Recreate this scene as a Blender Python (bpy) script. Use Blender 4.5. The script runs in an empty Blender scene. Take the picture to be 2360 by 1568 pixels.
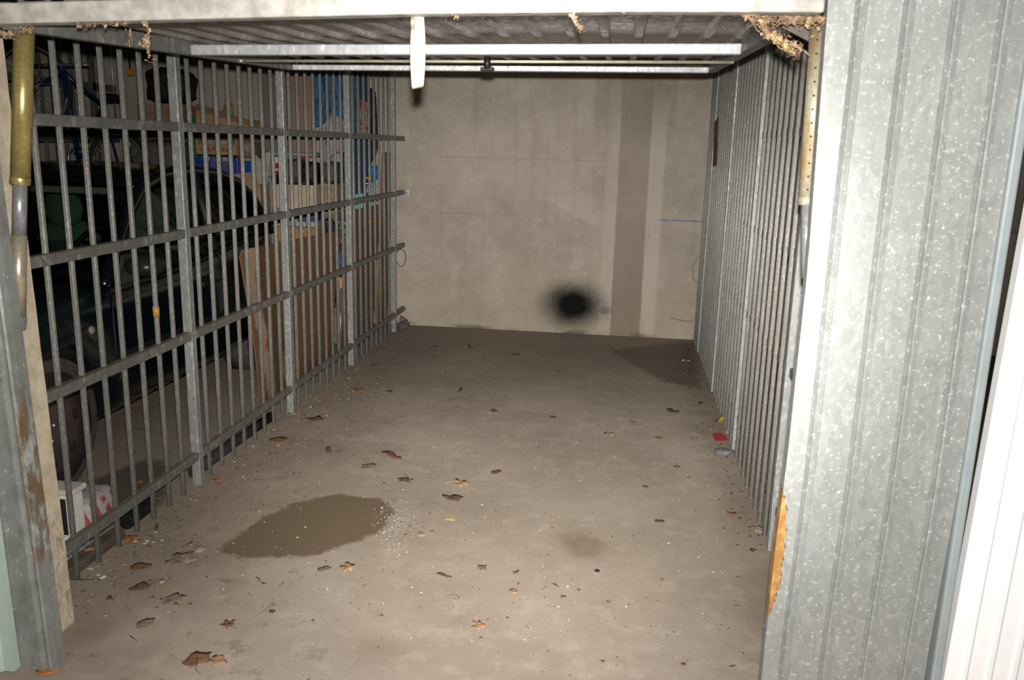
import bpy, bmesh, math, random
from math import sin, cos, pi, radians, sqrt
from mathutils import Vector, Matrix, noise

SC = bpy.context.scene
COL = SC.collection
rnd = random.Random(7)

# ------------------------------------------------------------------ camera
FPX, YAW, PITCH, ROLL, H = 1943.4993, 0.1245, 0.2246, 0.0258, 1.6
CAM = Vector((0, 0, H))
fw = Vector((-sin(YAW) * cos(PITCH), cos(YAW) * cos(PITCH), -sin(PITCH)))
r0 = Vector((cos(YAW), sin(YAW), 0))
u0 = r0.cross(fw)
rt = cos(ROLL) * r0 + sin(ROLL) * u0
up = -sin(ROLL) * r0 + cos(ROLL) * u0


def ray(u, v):
    return fw + rt * ((u - 1180) / FPX) - up * ((v - 784) / FPX)


def atY(u, v, y):
    d = ray(u, v)
    return CAM + d * (y / d.y)


def atX(u, v, x):
    d = ray(u, v)
    return CAM + d * (x / d.x)


def atZ(u, v, z=0.0):
    d = ray(u, v)
    return CAM + d * ((z - H) / d.z)


cd = bpy.data.cameras.new('camera')
cam = bpy.data.objects.new('camera', cd)
COL.objects.link(cam)
cam.matrix_world = Matrix(((rt.x, up.x, -fw.x, 0), (rt.y, up.y, -fw.y, 0), (rt.z, up.z, -fw.z, H), (0, 0, 0, 1)))
cd.sensor_width = 36
cd.lens = FPX / 2360 * 36
cd.clip_start = 0.05
SC.camera = cam
vs = SC.view_settings
SC.display_settings.display_device = 'sRGB'
vs.view_transform = 'Standard'
vs.look = 'None'
vs.gamma = 1
vs.exposure = 0.0
vs.use_curve_mapping = False


# ------------------------------------------------------------------ node helper
class NT:
    def __init__(s, name):
        s.m = bpy.data.materials.new(name)
        s.m.use_nodes = True
        s.t = s.m.node_tree
        s.t.nodes.clear()
        s.out = s.t.nodes.new('ShaderNodeOutputMaterial')
        s._obj = None

    def n(s, typ, **kw):
        nd = s.t.nodes.new(typ)
        for k, v in kw.items():
            setattr(nd, k, v)
        return nd

    def link(s, a, b):
        s.t.links.new(a, b)

    def put(s, sock, v):
        if isinstance(v, bpy.types.NodeSocket):
            s.link(v, sock)
        elif isinstance(v, (tuple, list)) and len(v) == 3 and sock.type == 'RGBA':
            sock.default_value = (*v, 1)
        else:
            sock.default_value = v

    def obj(s):
        if s._obj is None:
            s._obj = s.n('ShaderNodeTexCoord').outputs['Object']
        return s._obj

    def xyz(s):
        if not hasattr(s, '_xyz'):
            nd = s.n('ShaderNodeSeparateXYZ')
            s.link(s.obj(), nd.inputs[0])
            s._xyz = nd.outputs
        return s._xyz

    def m_(s, op, a, b=0.0, c=None):
        nd = s.n('ShaderNodeMath', operation=op)
        s.put(nd.inputs[0], a)
        s.put(nd.inputs[1], b)
        if c is not None:
            s.put(nd.inputs[2], c)
        return nd.outputs[0]

    def step(s, v, lo, hi):
        nd = s.n('ShaderNodeMapRange', interpolation_type='SMOOTHSTEP')
        s.put(nd.inputs[0], v)
        s.put(nd.inputs[1], lo)
        s.put(nd.inputs[2], hi)
        return nd.outputs[0]

    def noise(s, scale, detail=3, rough=0.55, vec=None, stretch=None):
        nd = s.n('ShaderNodeTexNoise')
        v = vec or s.obj()
        if stretch:
            mp = s.n('ShaderNodeMapping')
            s.link(v, mp.inputs[0])
            mp.inputs['Scale'].default_value = stretch
            v = mp.outputs[0]
        s.link(v, nd.inputs['Vector'])
        nd.inputs['Scale'].default_value = scale
        nd.inputs['Detail'].default_value = detail
        nd.inputs['Roughness'].default_value = rough
        return nd.outputs[0]

    def voro(s, scale, feature='F1', out='Distance', stretch=None):
        nd = s.n('ShaderNodeTexVoronoi', feature=feature)
        v = s.obj()
        if stretch:
            mp = s.n('ShaderNodeMapping')
            s.link(v, mp.inputs[0])
            mp.inputs['Scale'].default_value = stretch
            v = mp.outputs[0]
        s.link(v, nd.inputs['Vector'])
        nd.inputs['Scale'].default_value = scale
        return nd.outputs[out]

    def mix(s, f, a, b):
        nd = s.n('ShaderNodeMix', data_type='RGBA')
        s.put(nd.inputs[0], f)
        s.put(nd.inputs[6], a)
        s.put(nd.inputs[7], b)
        return nd.outputs[2]

    def ramp(s, v, stops):
        nd = s.n('ShaderNodeValToRGB')
        s.put(nd.inputs[0], v)
        e = nd.color_ramp.elements
        while len(e) < len(stops):
            e.new(0.5)
        for i, (p, c) in enumerate(stops):
            e[i].position = p
            e[i].color = (*c, 1)
        return nd.outputs[0]

    def bump(s, h, dist=0.002, strength=0.5):
        nd = s.n('ShaderNodeBump')
        s.put(nd.inputs['Height'], h)
        nd.inputs['Distance'].default_value = dist
        nd.inputs['Strength'].default_value = strength
        return nd.outputs[0]

    def bsdf(s, col, rough=0.6, metal=0.0, normal=None, spec=0.5, **kw):
        b = s.n('ShaderNodeBsdfPrincipled')
        s.put(b.inputs['Base Color'], col)
        s.put(b.inputs['Roughness'], rough)
        s.put(b.inputs['Metallic'], metal)
        s.put(b.inputs['Specular IOR Level'], spec)
        if normal is not None:
            s.link(normal, b.inputs['Normal'])
        for k, v in kw.items():
            s.put(b.inputs[k], v)
        s.link(b.outputs[0], s.out.inputs[0])
        return s.m


def plain(name, c, rough=0.6, metal=0.0, var=0.15, scale=20, bump=0.0, spec=0.4, **kw):
    t = NT(name)
    n = t.noise(scale, 3)
    d = tuple(max(0, x * (1 - var)) for x in c)
    l = tuple(min(1, x * (1 + var)) for x in c)
    col = t.mix(t.step(n, 0.3, 0.7), d, l)
    nr = t.bump(n, 0.003, bump) if bump else None
    return t.bsdf(col, rough, metal, nr, spec, **kw)


def galv(name, base, spark, scale=60, metal=0.35, rough=0.42, dust=None, speck=0.0):
    """hot-dip galvanised steel: crystal spangle, pale flecks, optional dust"""
    t = NT(name)
    cell = t.voro(scale, out='Color', stretch=(1, 1, 0.6))
    sp = t.n('ShaderNodeSeparateColor')
    t.link(cell, sp.inputs[0])
    big = t.noise(5, 3)
    d = tuple(x * 0.8 for x in base)
    c = t.mix(sp.outputs[0], d, base)
    c = t.mix(t.step(sp.outputs[1], 0.80, 1.0), c, spark)
    c = t.mix(t.m_('MULTIPLY', t.step(big, 0.35, 0.75), 0.45), c, tuple(x * 0.62 for x in base))
    if speck:
        v = t.voro(scale * 1.5, stretch=(1, 1, 0.7))
        n2 = t.noise(scale * 0.5, 2)
        f = t.m_('MULTIPLY', t.step(v, 0.34, 0.2), t.step(n2, 0.44, 0.6))
        c = t.mix(t.m_('MULTIPLY', f, speck), c, spark)
    if dust:
        geo = t.n('ShaderNodeNewGeometry')
        sx = t.n('ShaderNodeSeparateXYZ')
        t.link(geo.outputs['Normal'], sx.inputs[0])
        c = t.mix(t.step(sx.outputs[2], 0.5, 0.9), c, dust)
    r = t.m_('MULTIPLY_ADD', sp.outputs[2], 0.25, rough - 0.1)
    return t.bsdf(c, r, metal, t.bump(sp.outputs[0], 0.0008, 0.25))


# ------------------------------------------------------------------ mesh builder
class MB:
    def __init__(s):
        s.v = []
        s.f = []
        s.sm = []

    def add(s, vs_, fs, smooth=False):
        b = len(s.v)
        s.v += [Vector(p) for p in vs_]
        s.f += [tuple(i + b for i in f) for f in fs]
        s.sm += [smooth] * len(fs)
        return s

    def box(s, a, b, M=None):
        x0, y0, z0 = a
        x1, y1, z1 = b
        p = [Vector(q) for q in ((x0, y0, z0), (x1, y0, z0), (x1, y1, z0), (x0, y1, z0), (x0, y0, z1), (x1, y0, z1), (x1, y1, z1), (x0, y1, z1))]
        if M:
            p = [M @ q for q in p]
        return s.add(p, [(0, 3, 2, 1), (4, 5, 6, 7), (0, 1, 5, 4), (1, 2, 6, 5), (2, 3, 7, 6), (3, 0, 4, 7)])

    def hexa(s, p):
        """eight corners: bottom 4 ccw, top 4 ccw"""
        return s.add(p, [(0, 3, 2, 1), (4, 5, 6, 7), (0, 1, 5, 4), (1, 2, 6, 5), (2, 3, 7, 6), (3, 0, 4, 7)])

    def prism(s, poly, d, smooth=False):
        """extrude a 3-D polygon along vector d"""
        n = len(poly)
        d = Vector(d)
        p = [Vector(q) for q in poly]
        s.add(p + [q + d for q in p], [])
        b = len(s.v) - 2 * n
        s.f.append(tuple(b + i for i in range(n))[::-1])
        s.f.append(tuple(b + n + i for i in range(n)))
        s.sm += [False, False]
        for i in range(n):
            j = (i + 1) % n
            s.f.append((b + i, b + j, b + n + j, b + n + i))
            s.sm.append(smooth)
        return s

    def loft(s, rings, closed=True, caps=True, smooth=True):
        n = len(rings[0])
        b = len(s.v)
        for r in rings:
            s.v += [Vector(p) for p in r]
        for k in range(len(rings) - 1):
            for i in range(n if closed else n - 1):
                j = (i + 1) % n
                s.f.append((b + k * n + i, b + k * n + j, b + (k + 1) * n + j, b + (k + 1) * n + i))
                s.sm.append(smooth)
        if caps and closed:
            s.f.append(tuple(b + i for i in range(n))[::-1])
            e = b + (len(rings) - 1) * n
            s.f.append(tuple(e + i for i in range(n)))
            s.sm += [False, False]
        return s

    def tube(s, pts, r, n=10, closed=False, smooth=True):
        pts = [Vector(p) for p in pts]
        rings = []
        N = len(pts)
        prev = None
        for i, p in enumerate(pts):
            a = pts[(i - 1) % N] if (closed or i > 0) else p
            c = pts[(i + 1) % N] if (closed or i < N - 1) else p
            t = (c - a).normalized()
            if prev is None:
                q = Vector((0, 0, 1)) if abs(t.z) < 0.9 else Vector((1, 0, 0))
            else:
                q = prev
            x = (q - t * q.dot(t)).normalized()
            prev = x
            y = t.cross(x)
            rr = r[i] if isinstance(r, (list, tuple)) else r
            rings.append([p + x * cos(2 * pi * k / n) * rr + y * sin(2 * pi * k / n) * rr for k in range(n)])
        if closed:
            rings.append(rings[0])
        return s.loft(rings, caps=not closed, smooth=smooth)

    def cyl(s, a, b, r, n=16):
        return s.tube([a, b], r, n)

    def lathe(s, prof, org, axis='x', n=32, smooth=True):
        """prof: list of (radius, height along axis)"""
        o = Vector(org)
        rings = []
        for r, h in prof:
            ring = []
            for k in range(n):
                a = 2 * pi * k / n
                c, d = r * cos(a), r * sin(a)
                q = {'x': (h, c, d), 'y': (c, h, d), 'z': (c, d, h)}[axis]
                ring.append(o + Vector(q))
            rings.append(ring)
        return s.loft(rings, smooth=smooth)

    def grid(s, fn, nu, nv, smooth=True):
        b = len(s.v)
        for i in range(nu + 1):
            for j in range(nv + 1):
                s.v.append(Vector(fn(i / nu, j / nv)))
        for i in range(nu):
            for j in range(nv):
                q = b + i * (nv + 1) + j
                s.f.append((q, q + nv + 1, q + nv + 2, q + 1))
                s.sm.append(smooth)
        return s

    def blob(s, c, rx, ry, rz, seed=0, amp=0.15, freq=6.0, sub=3, flat=None, smooth=True):
        bm = bmesh.new()
        bmesh.ops.create_icosphere(bm, subdivisions=sub, radius=1)
        b = len(s.v)
        off = Vector((seed * 3.1, seed * 1.7, seed * 0.9))
        for v in bm.verts:
            p = v.co.copy()
            k = 1 + amp * noise.fractal(p * freq * 0.3 + off, 0.8, 2.0, 4)
            q = Vector((p.x * rx * k, p.y * ry * k, p.z * rz * k))
            if flat is not None:
                q.z = max(q.z, flat)
            s.v.append(Vector(c) + q)
        for f in bm.faces:
            s.f.append(tuple(b + v.index for v in f.verts))
            s.sm.append(smooth)
        bm.free()
        return s

    def build(s, name, mat, parent=None, bevel=0.0, seg=2, solid=0.0, origin=None):
        org = Vector(origin) if origin is not None else Vector((0, 0, 0))
        if parent is not None:
            org = Vector((0, 0, 0))
            q = parent
            while q is not None:
                org += q.location
                q = q.parent
        me = bpy.data.meshes.new(name)
        me.from_pydata([tuple(v - org) for v in s.v], [], s.f)
        me.polygons.foreach_set('use_smooth', s.sm)
        bm = bmesh.new()
        bm.from_mesh(me)
        bmesh.ops.recalc_face_normals(bm, faces=bm.faces)
        bm.to_mesh(me)
        bm.free()
        me.materials.append(mat)
        o = bpy.data.objects.new(name, me)
        COL.objects.link(o)
        if parent is not None:
            o.parent = parent
        else:
            o.location = org
        if solid:
            md = o.modifiers.new('solid', 'SOLIDIFY')
            md.thickness = solid
            md.offset = 0
        if bevel:
            md = o.modifiers.new('bevel', 'BEVEL')
            md.width = bevel
            md.segments = seg
            md.limit_method = 'ANGLE'
            md.angle_limit = radians(40)
        return o


def tag(o, label=None, cat=None, group=None, kind=None):
    if label:
        o['label'] = label
    if cat:
        o['category'] = cat
    if group:
        o['group'] = group
    if kind:
        o['kind'] = kind
    return o


def thing(name, label, cat, loc=(0, 0, 0), group=None):
    o = bpy.data.objects.new(name, None)
    o.empty_display_size = 0.1
    COL.objects.link(o)
    o.location = loc
    return tag(o, label, cat, group)


def single(mb, name, mat, label, cat, group=None, origin=None, **kw):
    if origin is None:
        n = len(mb.v)
        origin = Vector((sum(v.x for v in mb.v) / n, sum(v.y for v in mb.v) / n, min(v.z for v in mb.v)))
    return tag(mb.build(name, mat, origin=origin, **kw), label, cat, group)


def text_obj(body, size, mat, parent, loc, rot, name='lettering', align='CENTER', extrude=0.0006, xs=1.0):
    cu = bpy.data.curves.new(name, 'FONT')
    cu.body = body
    cu.size = size
    cu.align_x = align
    cu.align_y = 'CENTER'
    cu.extrude = extrude
    tmp = bpy.data.objects.new('tmp_text', cu)
    COL.objects.link(tmp)
    bpy.context.view_layer.update()
    me = bpy.data.meshes.new_from_object(tmp.evaluated_get(bpy.context.evaluated_depsgraph_get()))
    bpy.data.objects.remove(tmp)
    bpy.data.curves.remove(cu)
    me.materials.clear()
    me.materials.append(mat)
    M = Matrix.Translation(loc) @ rot.to_4x4() @ Matrix.Diagonal((xs, 1, 1, 1))
    org = Vector((0, 0, 0))
    q = parent
    while q is not None:
        org += q.location
        q = q.parent
    me.transform(Matrix.Translation(-org) @ M)
    o = bpy.data.objects.new(name, me)
    COL.objects.link(o)
    o.parent = parent
    return o


FACE_CAM = Matrix(((1, 0, 0), (0, 0, -1), (0, 1, 0)))     # text standing upright, facing -Y

# ================================================================== materials
WALL_Y = 7.34
FRONT = 2.10
XL, XR = -1.9018, 0.6706
YL = [3.5133, 4.6627, 5.825, 7.008]
YR = [3.3156, 4.5352, 5.6934, 6.8534]
ZR = [1.6698, 1.2111, 0.7476, 0.1716]
RH = 0.0395

M_galv_post = galv('galvanised post', (0.30, 0.31, 0.30), (0.40, 0.41, 0.40), 85, 0.25, 0.5)
M_galv_rail = galv('galvanised rail', (0.185, 0.19, 0.172), (0.29, 0.30, 0.275), 55, 0.2, 0.55, dust=(0.20, 0.165, 0.13))
M_galv_bar = galv('galvanised bar', (0.25, 0.255, 0.23), (0.34, 0.34, 0.31), 160, 0.2, 0.55)
M_zinc_post = galv('pale zinc post', (0.42, 0.435, 0.43), (0.54, 0.55, 0.54), 85, 0.2, 0.5)  # right grille posts and bars get a paler zinc than the left
M_zinc_bar = galv('pale zinc bar', (0.37, 0.365, 0.325), (0.46, 0.45, 0.41), 160, 0.15, 0.55)
M_galv_front = galv('galvanised corrugated sheet', (0.36, 0.37, 0.355), (0.80, 0.81, 0.80), 70, 0.3, 0.42, speck=0.9)
M_galv_jamb = galv('weathered galvanised sheet', (0.23, 0.25, 0.235), (0.42, 0.44, 0.42), 60, 0.25, 0.5)
M_galv_door = galv('galvanised door sheet', (0.30, 0.272, 0.24), (0.36, 0.335, 0.30), 60, 0.25, 0.45)
M_galv_bright = galv('bright galvanised channel', (0.50, 0.51, 0.52), (0.66, 0.67, 0.69), 80, 0.25, 0.45)
M_beam = plain('dusty galvanised bottom rail', (0.43, 0.405, 0.365), 0.6, 0.1, 0.22, 22)
M_black = plain('black plastic', (0.012, 0.012, 0.012), 0.45)
M_rubber = plain('tyre rubber', (0.018, 0.017, 0.016), 0.8, bump=0.3, scale=60)
M_white = plain('white plastic', (0.72, 0.70, 0.66), 0.4, var=0.06)
M_red = plain('red plastic', (0.45, 0.02, 0.02), 0.4)
M_card = plain('brown cardboard', (0.36, 0.22, 0.13), 0.85, var=0.12)
M_cardlight = plain('pale cardboard', (0.60, 0.43, 0.28), 0.85, var=0.1)
M_carddark = plain('dark cardboard', (0.20, 0.15, 0.115), 0.85, var=0.12)
M_steel = plain('dull steel', (0.45, 0.44, 0.42), 0.35, 0.8)


def mat_floor():
    t = NT('concrete floor')
    x, y, z = t.xyz()
    n1 = t.noise(1.3, 4)
    n2 = t.noise(9, 5, 0.65)
    n3 = t.noise(120, 3, 0.7)
    nw = t.noise(14, 4, 0.6)
    c = t.mix(t.step(n1, 0.3, 0.72), (0.43, 0.355, 0.285), (0.57, 0.48, 0.395))
    c = t.mix(t.m_('MULTIPLY', t.step(n2, 0.46, 0.72), 0.6), c, (0.66, 0.57, 0.48))
    c = t.mix(t.m_('MULTIPLY', t.step(n3, 0.5, 0.75), 0.5), c, (0.30, 0.24, 0.19))
    c = t.mix(t.step(t.noise(210, 2), 0.70, 0.78), c, (0.62, 0.57, 0.52))
    # dirt swept against the grilles and the back wall, plus painted flash tone
    wob = t.m_('MULTIPLY', t.m_('SUBTRACT', t.noise(4, 4), 0.5), 0.5)
    fL = t.step(t.m_('ADD', x, t.m_('MULTIPLY', wob, 1.6)), -1.08, -1.80)
    c = t.mix(t.m_('MULTIPLY', fL, 0.55), c, (0.20, 0.15, 0.11))
    sm = t.m_('MULTIPLY', t.step(t.noise(7.5, 5, 0.7), 0.56, 0.68), t.step(x, -0.2, -1.6))
    c = t.mix(t.m_('MULTIPLY', sm, 0.55), c, (0.17, 0.12, 0.085))
    sg = t.m_('MULTIPLY', t.step(t.noise(16, 5, 0.7), 0.60, 0.72), t.step(y, 2.2, 4.0))
    c = t.mix(t.m_('MULTIPLY', sg, 0.45), c, (0.20, 0.145, 0.105))
    fR = t.step(t.m_('ADD', x, wob), 0.40, 0.72)
    c = t.mix(t.m_('MULTIPLY', fR, 0.5), c, (0.25, 0.19, 0.145))
    fB = t.step(t.m_('ADD', y, t.m_('MULTIPLY', wob, 2.0)), 4.3, 6.9)  # back-wall dirt, spread forward in the colour to deepen the flash falloff
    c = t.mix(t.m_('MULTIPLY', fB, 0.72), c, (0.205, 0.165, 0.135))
    fM = t.m_('MULTIPLY', t.step(t.m_('ADD', y, t.m_('MULTIPLY', wob, 0.8)), 2.35, 3.0), t.step(y, 4.4, 3.5))  # mid floor darkened in the colour to temper the flash hot spot
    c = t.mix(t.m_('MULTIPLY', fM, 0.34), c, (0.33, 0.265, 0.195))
    # scattered dirty blotches
    bl = t.step(t.noise(3.2, 5, 0.65), 0.58, 0.72)
    c = t.mix(t.m_('MULTIPLY', bl, 0.35), c, (0.30, 0.235, 0.18))
    # damp patches: convex outlines with a wavering edge
    wav = t.m_('MULTIPLY', t.m_('SUBTRACT', nw, 0.5), 0.10)

    def patch(pts, soft, amount, col, cc):
        ctr = sum((Vector(p) for p in pts), Vector((0, 0))) / len(pts)
        mx = None
        n_ = len(pts)
        for i in range(n_):
            a, b = Vector(pts[i]), Vector(pts[(i + 1) % n_])
            e = (b - a).normalized()
            nr = Vector((e.y, -e.x))
            if nr.dot(ctr - a) > 0:
                nr = -nr
            d = t.m_('ADD', t.m_('MULTIPLY_ADD', x, nr.x, -nr.dot(a)), t.m_('MULTIPLY', y, nr.y))
            mx = d if mx is None else t.m_('SMOOTH_MAX', mx, d, 0.06)
        mx = t.m_('ADD', mx, wav)
        f = t.step(mx, soft, -soft)
        return f, t.mix(t.m_('MULTIPLY', f, amount), cc, col)

    def px(lst):
        return [tuple(atZ(u, v).to_2d()) for u, v in lst]
    f1, c = patch(px([(498, 1275), (600, 1195), (705, 1150), (790, 1137), (885, 1152), (908, 1180), (880, 1225), (740, 1278), (560, 1290)]), 0.018, 0.92, (0.19, 0.138, 0.085), c)
    f2, c = patch(px([(1295, 1235), (1350, 1228), (1395, 1255), (1385, 1285), (1330, 1290), (1300, 1265)]), 0.04, 0.6, (0.24, 0.175, 0.11), c)
    f3, c = patch(px([(1400, 808), (1500, 795), (1592, 790), (1612, 850), (1610, 895), (1530, 880), (1475, 850)]), 0.05, 0.75, (0.115, 0.085, 0.06), c)
    f4, c = patch(px([(770, 1490), (850, 1465), (930, 1480), (925, 1510), (850, 1522), (790, 1512)]), 0.06, 0.4, (0.32, 0.235, 0.175), c)
    f5, c = patch(px([(130, 1480), (172, 1432), (245, 1435), (235, 1470), (160, 1490)]), 0.05, 0.6, (0.22, 0.165, 0.115), c)
    f6, c = patch(px([(205, 1110), (345, 1055), (395, 1075), (380, 1160), (260, 1200), (180, 1180)]), 0.03, 0.85, (0.10, 0.08, 0.065), c)
    wet = t.m_('MAXIMUM', f1, f3)
    r = t.m_('MULTIPLY_ADD', wet, -0.25, 0.82)
    h = t.m_('MULTIPLY', t.m_('ADD', t.m_('MULTIPLY', n3, 0.5), n2), t.m_('MULTIPLY_ADD', wet, -0.6, 1.0))
    return t.bsdf(c, r, 0, t.bump(h, 0.004, 0.35), 0.3)


def mat_wall():
    t = NT('cast concrete back wall')
    x, y, z = t.xyz()
    n1 = t.noise(1.6, 4)
    n2 = t.noise(14, 5, 0.65)
    n3 = t.noise(90, 3)
    c = t.mix(t.step(n1, 0.3, 0.7), (0.40, 0.35, 0.285), (0.50, 0.44, 0.365))
    c = t.mix(t.m_('MULTIPLY', t.step(n2, 0.45, 0.72), 0.4), c, (0.57, 0.51, 0.435))
    c = t.mix(t.m_('MULTIPLY', t.step(n3, 0.52, 0.75), 0.4), c, (0.27, 0.225, 0.175))
    n5 = t.noise(4.2, 5, 0.62)
    c = t.mix(t.m_('MULTIPLY', t.step(n5, 0.5, 0.7), 0.35), c, (0.60, 0.54, 0.46))
    c = t.mix(t.m_('MULTIPLY', t.step(n5, 0.46, 0.3), 0.3), c, (0.33, 0.28, 0.21))
    # yellower and pitted low down
    c = t.mix(t.m_('MULTIPLY', t.step(t.m_('ADD', z, t.m_('MULTIPLY', n1, 0.5)), 1.0, 0.15), 0.35), c, (0.46, 0.385, 0.27))
    pit = t.m_('MULTIPLY', t.step(t.voro(38), 0.16, 0.09), t.step(z, 0.75, 0.1))
    c = t.mix(t.m_('MULTIPLY', pit, t.step(t.noise(7, 2), 0.5, 0.62)), c, (0.13, 0.10, 0.07))
    wv = t.m_('MULTIPLY', t.m_('SUBTRACT', t.noise(6, 5, 0.65), 0.5), 0.026)
    xw = t.m_('ADD', x, wv)

    def band(a, b, s=0.006):
        return t.m_('MULTIPLY', t.step(xw, a - s, a + s), t.step(xw, b + s, b - s))
    streak = t.noise(3, 4, 0.6, stretch=(9, 1, 0.5))
    # vertical strips: pale filler, damp board mark, pale filler, old stain
    fl = t.m_('MULTIPLY', band(-0.155, -0.048, 0.010), t.step(z, 2.4, 1.9))
    c = t.mix(t.m_('MULTIPLY', fl, 0.38), c, (0.60, 0.535, 0.455))
    fd = band(-0.048, 0.21)
    lowdark = t.step(z, 1.5, 0.2)
    c = t.mix(t.m_('MULTIPLY', fd, t.m_('MULTIPLY', t.m_('MULTIPLY_ADD', lowdark, 0.40, 0.42), t.m_('MULTIPLY_ADD', n5, 0.9, 0.45))), c, (0.235, 0.193, 0.143))
    fp = t.m_('MULTIPLY', band(0.21, 0.335, 0.014), t.step(z, 2.15, 1.8))
    c = t.mix(t.m_('MULTIPLY', fp, 0.48), c, (0.63, 0.565, 0.48))
    fo = t.m_('MULTIPLY', band(-0.27, 0.40, 0.02), t.step(z, 1.55, 2.1))
    c = t.mix(t.m_('MULTIPLY', fo, t.m_('MULTIPLY', streak, 0.75)), c, (0.25, 0.21, 0.16))
    # pale trowelled patch and lift lines
    tri = t.m_('MULTIPLY', t.step(t.m_('ADD', t.m_('MULTIPLY_ADD', x, 0.62, 1.40), t.m_('MULTIPLY', wv, 1.5)), t.m_('MULTIPLY_ADD', z, 1.0, 0.02), t.m_('MULTIPLY_ADD', z, 1.0, -0.02)), 1.0)
    tri = t.m_('MULTIPLY', t.step(t.m_('ADD', t.m_('MULTIPLY', xw, -0.55), 0.48), t.m_('SUBTRACT', z, 0.10), t.m_('ADD', z, -0.12)), t.m_('MULTIPLY', t.step(xw, -0.80, -0.72), t.step(xw, -0.2, -0.28)))
    tri = t.m_('MULTIPLY', tri, t.step(z, 1.05, 1.0)) if False else t.m_('MULTIPLY', t.m_('MULTIPLY', t.step(t.m_('ADD', z, t.m_('MULTIPLY', xw, 0.5)), 0.82, 0.86), t.step(z, 1.28, 1.12)), t.m_('MULTIPLY', t.step(xw, -0.86, -0.74), t.step(xw, -0.16, -0.30)))
    c = t.mix(t.m_('MULTIPLY', tri, 0.40), c, (0.62, 0.555, 0.475))
    vs2 = t.noise(2.2, 4, 0.6, stretch=(5, 1, 0.35))
    c = t.mix(t.m_('MULTIPLY', t.step(vs2, 0.5, 0.72), 0.28), c, (0.33, 0.285, 0.225))
    for zz, a, b in ((1.505, -1.75, 0.0), (1.025, -1.8, -0.9)):
        ln = t.m_('MULTIPLY', t.step(t.m_('ABSOLUTE', t.m_('ADD', t.m_('SUBTRACT', z, zz), t.m_('MULTIPLY', wv, 0.06))), 0.008, 0.002), t.m_('MULTIPLY', t.step(x, a, a + 0.2), t.step(x, b, b - 0.2)))
        c = t.mix(t.m_('MULTIPLY', t.m_('MULTIPLY', ln, n2), 0.42), c, (0.22, 0.18, 0.14))
    # blue chalk line
    bl = t.m_('MULTIPLY', t.step(t.m_('ABSOLUTE', t.m_('ADD', t.m_('SUBTRACT', z, 1.028), t.m_('MULTIPLY', x, 0.0))), 0.009, 0.002), t.step(x, 0.28, 0.36))
    c = t.mix(t.m_('MULTIPLY', bl, t.m_('MULTIPLY_ADD', n2, 1.2, 0.1)), c, (0.10, 0.16, 0.45))
    # black soot mark
    dx = t.m_('SUBTRACT', x, -0.385)
    dz = t.m_('SUBTRACT', z, 0.258)
    dx = t.m_('MULTIPLY', dx, 1.0)
    e = t.m_('SQRT', t.m_('ADD', t.m_('MULTIPLY', t.m_('MULTIPLY', dx, dx), 9.0), t.m_('MULTIPLY', t.m_('MULTIPLY', dz, dz), 17.0)))
    e = t.m_('ADD', e, t.m_('MULTIPLY', t.m_('SUBTRACT', t.noise(60, 4, 0.8), 0.5), 0.25))
    e = t.m_('ADD', e, t.m_('MULTIPLY', t.m_('SUBTRACT', t.noise(6, 2), 0.5), 0.25))
    so = t.m_('POWER', t.step(e, 1.25, 0.28), 1.15)
    e3 = t.m_('SQRT', t.m_('ADD', t.m_('MULTIPLY', t.m_('MULTIPLY', dx, dx), 14.0), t.m_('MULTIPLY', t.m_('MULTIPLY', t.m_('ADD', dz, 0.012), t.m_('ADD', dz, 0.012)), 500.0)))
    so = t.m_('MAXIMUM', so, t.m_('MULTIPLY', t.step(e3, 1.1, 0.3), 0.7))
    d2x = t.m_('SUBTRACT', x, -0.125)
    d2z = t.m_('SUBTRACT', z, 0.222)
    e2 = t.m_('SQRT', t.m_('ADD', t.m_('MULTIPLY', t.m_('MULTIPLY', d2x, d2x), 90.0), t.m_('MULTIPLY', t.m_('MULTIPLY', d2z, d2z), 260.0)))
    so = t.m_('MAXIMUM', so, t.m_('MULTIPLY', t.step(e2, 1.3, 0.2), 0.6))
    c = t.mix(so, c, (0.006, 0.006, 0.006))
    # damp and moss along the foot
    ft = t.m_('MULTIPLY', t.step(t.m_('ADD', z, t.m_('MULTIPLY', wv, 1.2)), 0.045, 0.01), t.step(t.noise(2.2, 3), 0.45, 0.6))
    c = t.mix(t.m_('MULTIPLY', ft, 0.7), c, (0.10, 0.08, 0.06))
    h = t.m_('ADD', n2, t.m_('MULTIPLY', fp, 0.35))
    return t.bsdf(c, 0.9, 0, t.bump(h, 0.006, 0.3), 0.2)


def mat_pillar():
    t = NT('cream concrete pier')
    n2 = t.noise(16, 5, 0.65)
    n3 = t.noise(110, 3)
    c = t.mix(t.step(n2, 0.35, 0.7), (0.46, 0.39, 0.285), (0.62, 0.54, 0.41))
    c = t.mix(t.m_('MULTIPLY', t.step(n3, 0.5, 0.8), 0.4), c, (0.23, 0.185, 0.13))
    cr = t.step(t.m_('ABSOLUTE', t.m_('SUBTRACT', t.noise(6, 3, stretch=(1, 1, 0.45)), 0.5)), 0.010, 0.003)
    z = t.xyz()[2]
    c = t.mix(t.m_('MULTIPLY', t.m_('MULTIPLY', cr, 0.45), t.step(z, 0.65, 0.3)), c, (0.12, 0.10, 0.075))
    return t.bsdf(c, 0.9, 0, t.bump(n2, 0.006, 0.5), 0.2)


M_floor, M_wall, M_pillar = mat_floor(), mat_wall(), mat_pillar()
M_ceil = plain('rough concrete ceiling', (0.16, 0.145, 0.125), 0.95, scale=4, bump=0.3)

# ================================================================== setting
def struct(mb, name, mat, **kw):
    o = mb.build(name, mat, **kw)
    o['kind'] = 'structure'
    return o


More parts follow.
